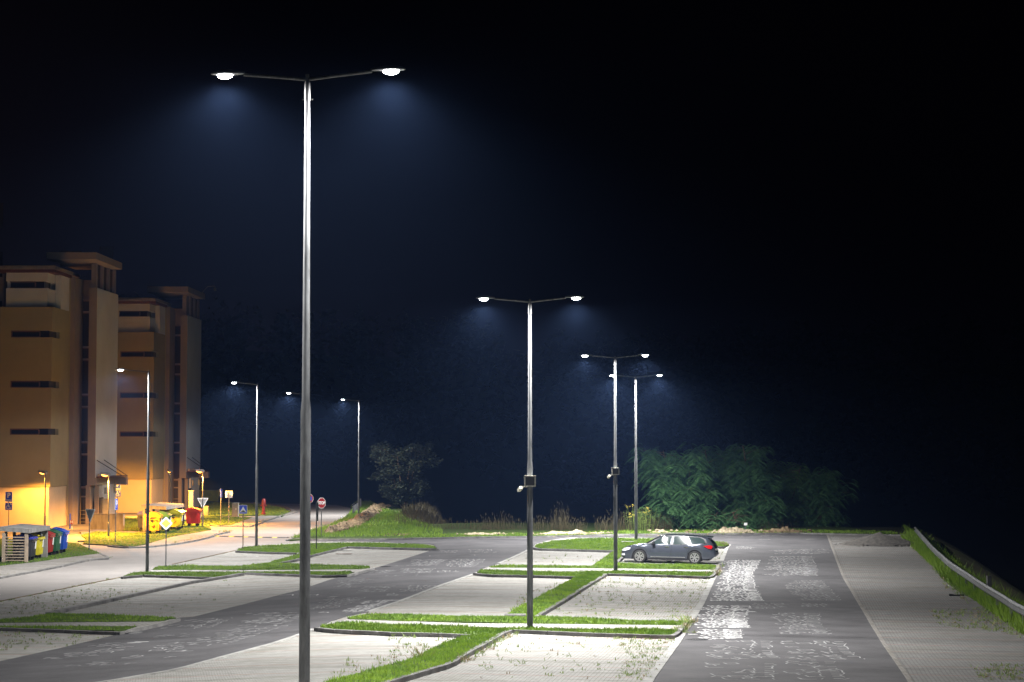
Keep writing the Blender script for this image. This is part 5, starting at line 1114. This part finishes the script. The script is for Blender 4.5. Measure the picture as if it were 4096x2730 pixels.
ridge('E 1700,1000 1900,1000 2200,998', .7, .4, 'earth', 'dim brown soil ridge right of the marker plate', 10, .1)
def heap():
    a = W1('G 780,316'); mb = MB(); vs = []; n, k = 9, 40; rx, ry, h = 2.6, 2.0, .62
    for j in range(n):
        r = j / (n - 1)
        for i in range(k): q = 2 * math.pi * i / k; x = rx * r * math.cos(q) * (1 + .12 * noise.noise(Vector((q * 2, 0, 0)))); y = ry * r * math.sin(q); vs.append((x, y, h * (1 - r) ** .9 * (1 + .25 * math.cos(q + 2)) + .12 * noise.noise(Vector((x * 3, y * 3, 1))) * (1 - r) - (.05 if j == n - 1 else 0)))
    mb.add(vs, [(j * k + i, j * k + (i + 1) % k, (j + 1) * k + (i + 1) % k, (j + 1) * k + i) for j in range(n - 1) for i in range(k)])
    rnd = random.Random(4)
    for i in range(160): q = rnd.uniform(0, 6.28); r = rnd.uniform(.3, 1.15); s = rnd.uniform(.02, .06); mb.box((rx * r * math.cos(q), ry * r * math.sin(q), max(0, h * (1 - r)) + .03), (s * 2, s * 2, s), rz=rnd.random() * 3, taper=(.6, .6))
    tag(mb.build('gravel_heap', M['gravel'], loc=(a.x, a.y + 1.2, T(a.x, a.y) + .03)), 'low dark gravel heap at the far end of the right bays', 'gravel heap')
heap()
# distant wood on the hills
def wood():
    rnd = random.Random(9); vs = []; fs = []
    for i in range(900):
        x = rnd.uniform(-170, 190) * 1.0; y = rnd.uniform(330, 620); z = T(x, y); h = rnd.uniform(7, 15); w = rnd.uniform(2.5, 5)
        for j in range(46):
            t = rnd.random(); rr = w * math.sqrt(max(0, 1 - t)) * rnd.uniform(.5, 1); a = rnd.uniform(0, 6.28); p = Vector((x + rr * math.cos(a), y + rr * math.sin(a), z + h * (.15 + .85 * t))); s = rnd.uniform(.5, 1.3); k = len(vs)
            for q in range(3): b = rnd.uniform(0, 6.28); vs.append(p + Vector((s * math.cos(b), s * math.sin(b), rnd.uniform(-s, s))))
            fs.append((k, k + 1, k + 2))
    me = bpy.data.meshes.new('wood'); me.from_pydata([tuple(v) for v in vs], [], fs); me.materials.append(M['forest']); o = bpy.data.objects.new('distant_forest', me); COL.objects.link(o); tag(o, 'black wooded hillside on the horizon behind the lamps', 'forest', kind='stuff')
wood()
# ------------------------------------------------------------------ haze, sky, render settings
hz = MB(); hz.box((0, 330, 21), (900, 740, 78)); m, n, b = nt('haze'); n.nodes.remove(b)
v = n.nodes.new('ShaderNodeVolumePrincipled'); v.inputs['Color'].default_value = (.26, .45, 1, 1); v.inputs['Density'].default_value = HAZE; v.inputs['Anisotropy'].default_value = .5
n.links.new(v.outputs[0], n.nodes['Material Output'].inputs['Volume']); tag(hz.build('haze', m), 'thin blue night haze in the air over the lot', 'haze', kind='stuff')
w = bpy.data.worlds.new('World'); sc.world = w; w.use_nodes = True; n = w.node_tree; bgn = n.nodes['Background']
sky = n.nodes.new('ShaderNodeTexSky'); sky.sky_type = 'NISHITA'; sky.sun_disc = False; sky.sun_elevation = R(-8); sky.sun_rotation = R(-40)
tc = n.nodes.new('ShaderNodeTexCoord'); sp = n.nodes.new('ShaderNodeSeparateXYZ'); n.links.new(tc.outputs['Generated'], sp.inputs[0])
ma = n.nodes.new('ShaderNodeMath'); ma.operation = 'MULTIPLY_ADD'; ma.inputs[1].default_value = -2.6; ma.inputs[2].default_value = .55; n.links.new(sp.outputs[0], ma.inputs[0])
mz = n.nodes.new('ShaderNodeMath'); mz.operation = 'MULTIPLY_ADD'; mz.inputs[1].default_value = -4.0; n.links.new(sp.outputs[2], mz.inputs[0]); n.links.new(ma.outputs[0], mz.inputs[2]); mz.use_clamp = True
mx = n.nodes.new('ShaderNodeMix'); mx.data_type = 'RGBA'; n.links.new(mz.outputs[0], mx.inputs[0]); mx.inputs[6].default_value = (.0003, .0002, .0004, 1); mx.inputs[7].default_value = (.003, .0022, .0036, 1)
my = n.nodes.new('ShaderNodeMath'); my.operation = 'MULTIPLY_ADD'; my.inputs[1].default_value = -1.2; my.inputs[2].default_value = -.1; my.use_clamp = True; n.links.new(sp.outputs[1], my.inputs[0])
m3 = n.nodes.new('ShaderNodeMix'); m3.data_type = 'RGBA'; n.links.new(my.outputs[0], m3.inputs[0]); n.links.new(mx.outputs[2], m3.inputs[6]); m3.inputs[7].default_value = (.008, .0072, .0075, 1)   # added fill: sky brightened behind the camera to light camera-facing sides
n.links.new(m3.outputs[2], bgn.inputs[0]); bgn.inputs[1].default_value = 1.0
n.nodes.remove(sky)
sc.view_settings.view_transform = 'Standard'; sc.view_settings.look = 'None'; sc.view_settings.exposure = EXPO; sc.view_settings.gamma = 1
sc.render.engine = 'CYCLES'; sc.cycles.use_denoising = True
try: sc.cycles.denoiser = 'OPENIMAGEDENOISE'
except Exception: pass
sc.cycles.max_bounces = 6; sc.cycles.diffuse_bounces = 2; sc.cycles.glossy_bounces = 3; sc.cycles.transmission_bounces = 3; sc.cycles.volume_bounces = 0; sc.cycles.transparent_max_bounces = 6
sc.cycles.sample_clamp_indirect = 4; sc.cycles.sample_clamp_direct = 0; sc.cycles.caustics_reflective = False; sc.cycles.caustics_refractive = False; sc.cycles.use_light_tree = True
cleanup_k()
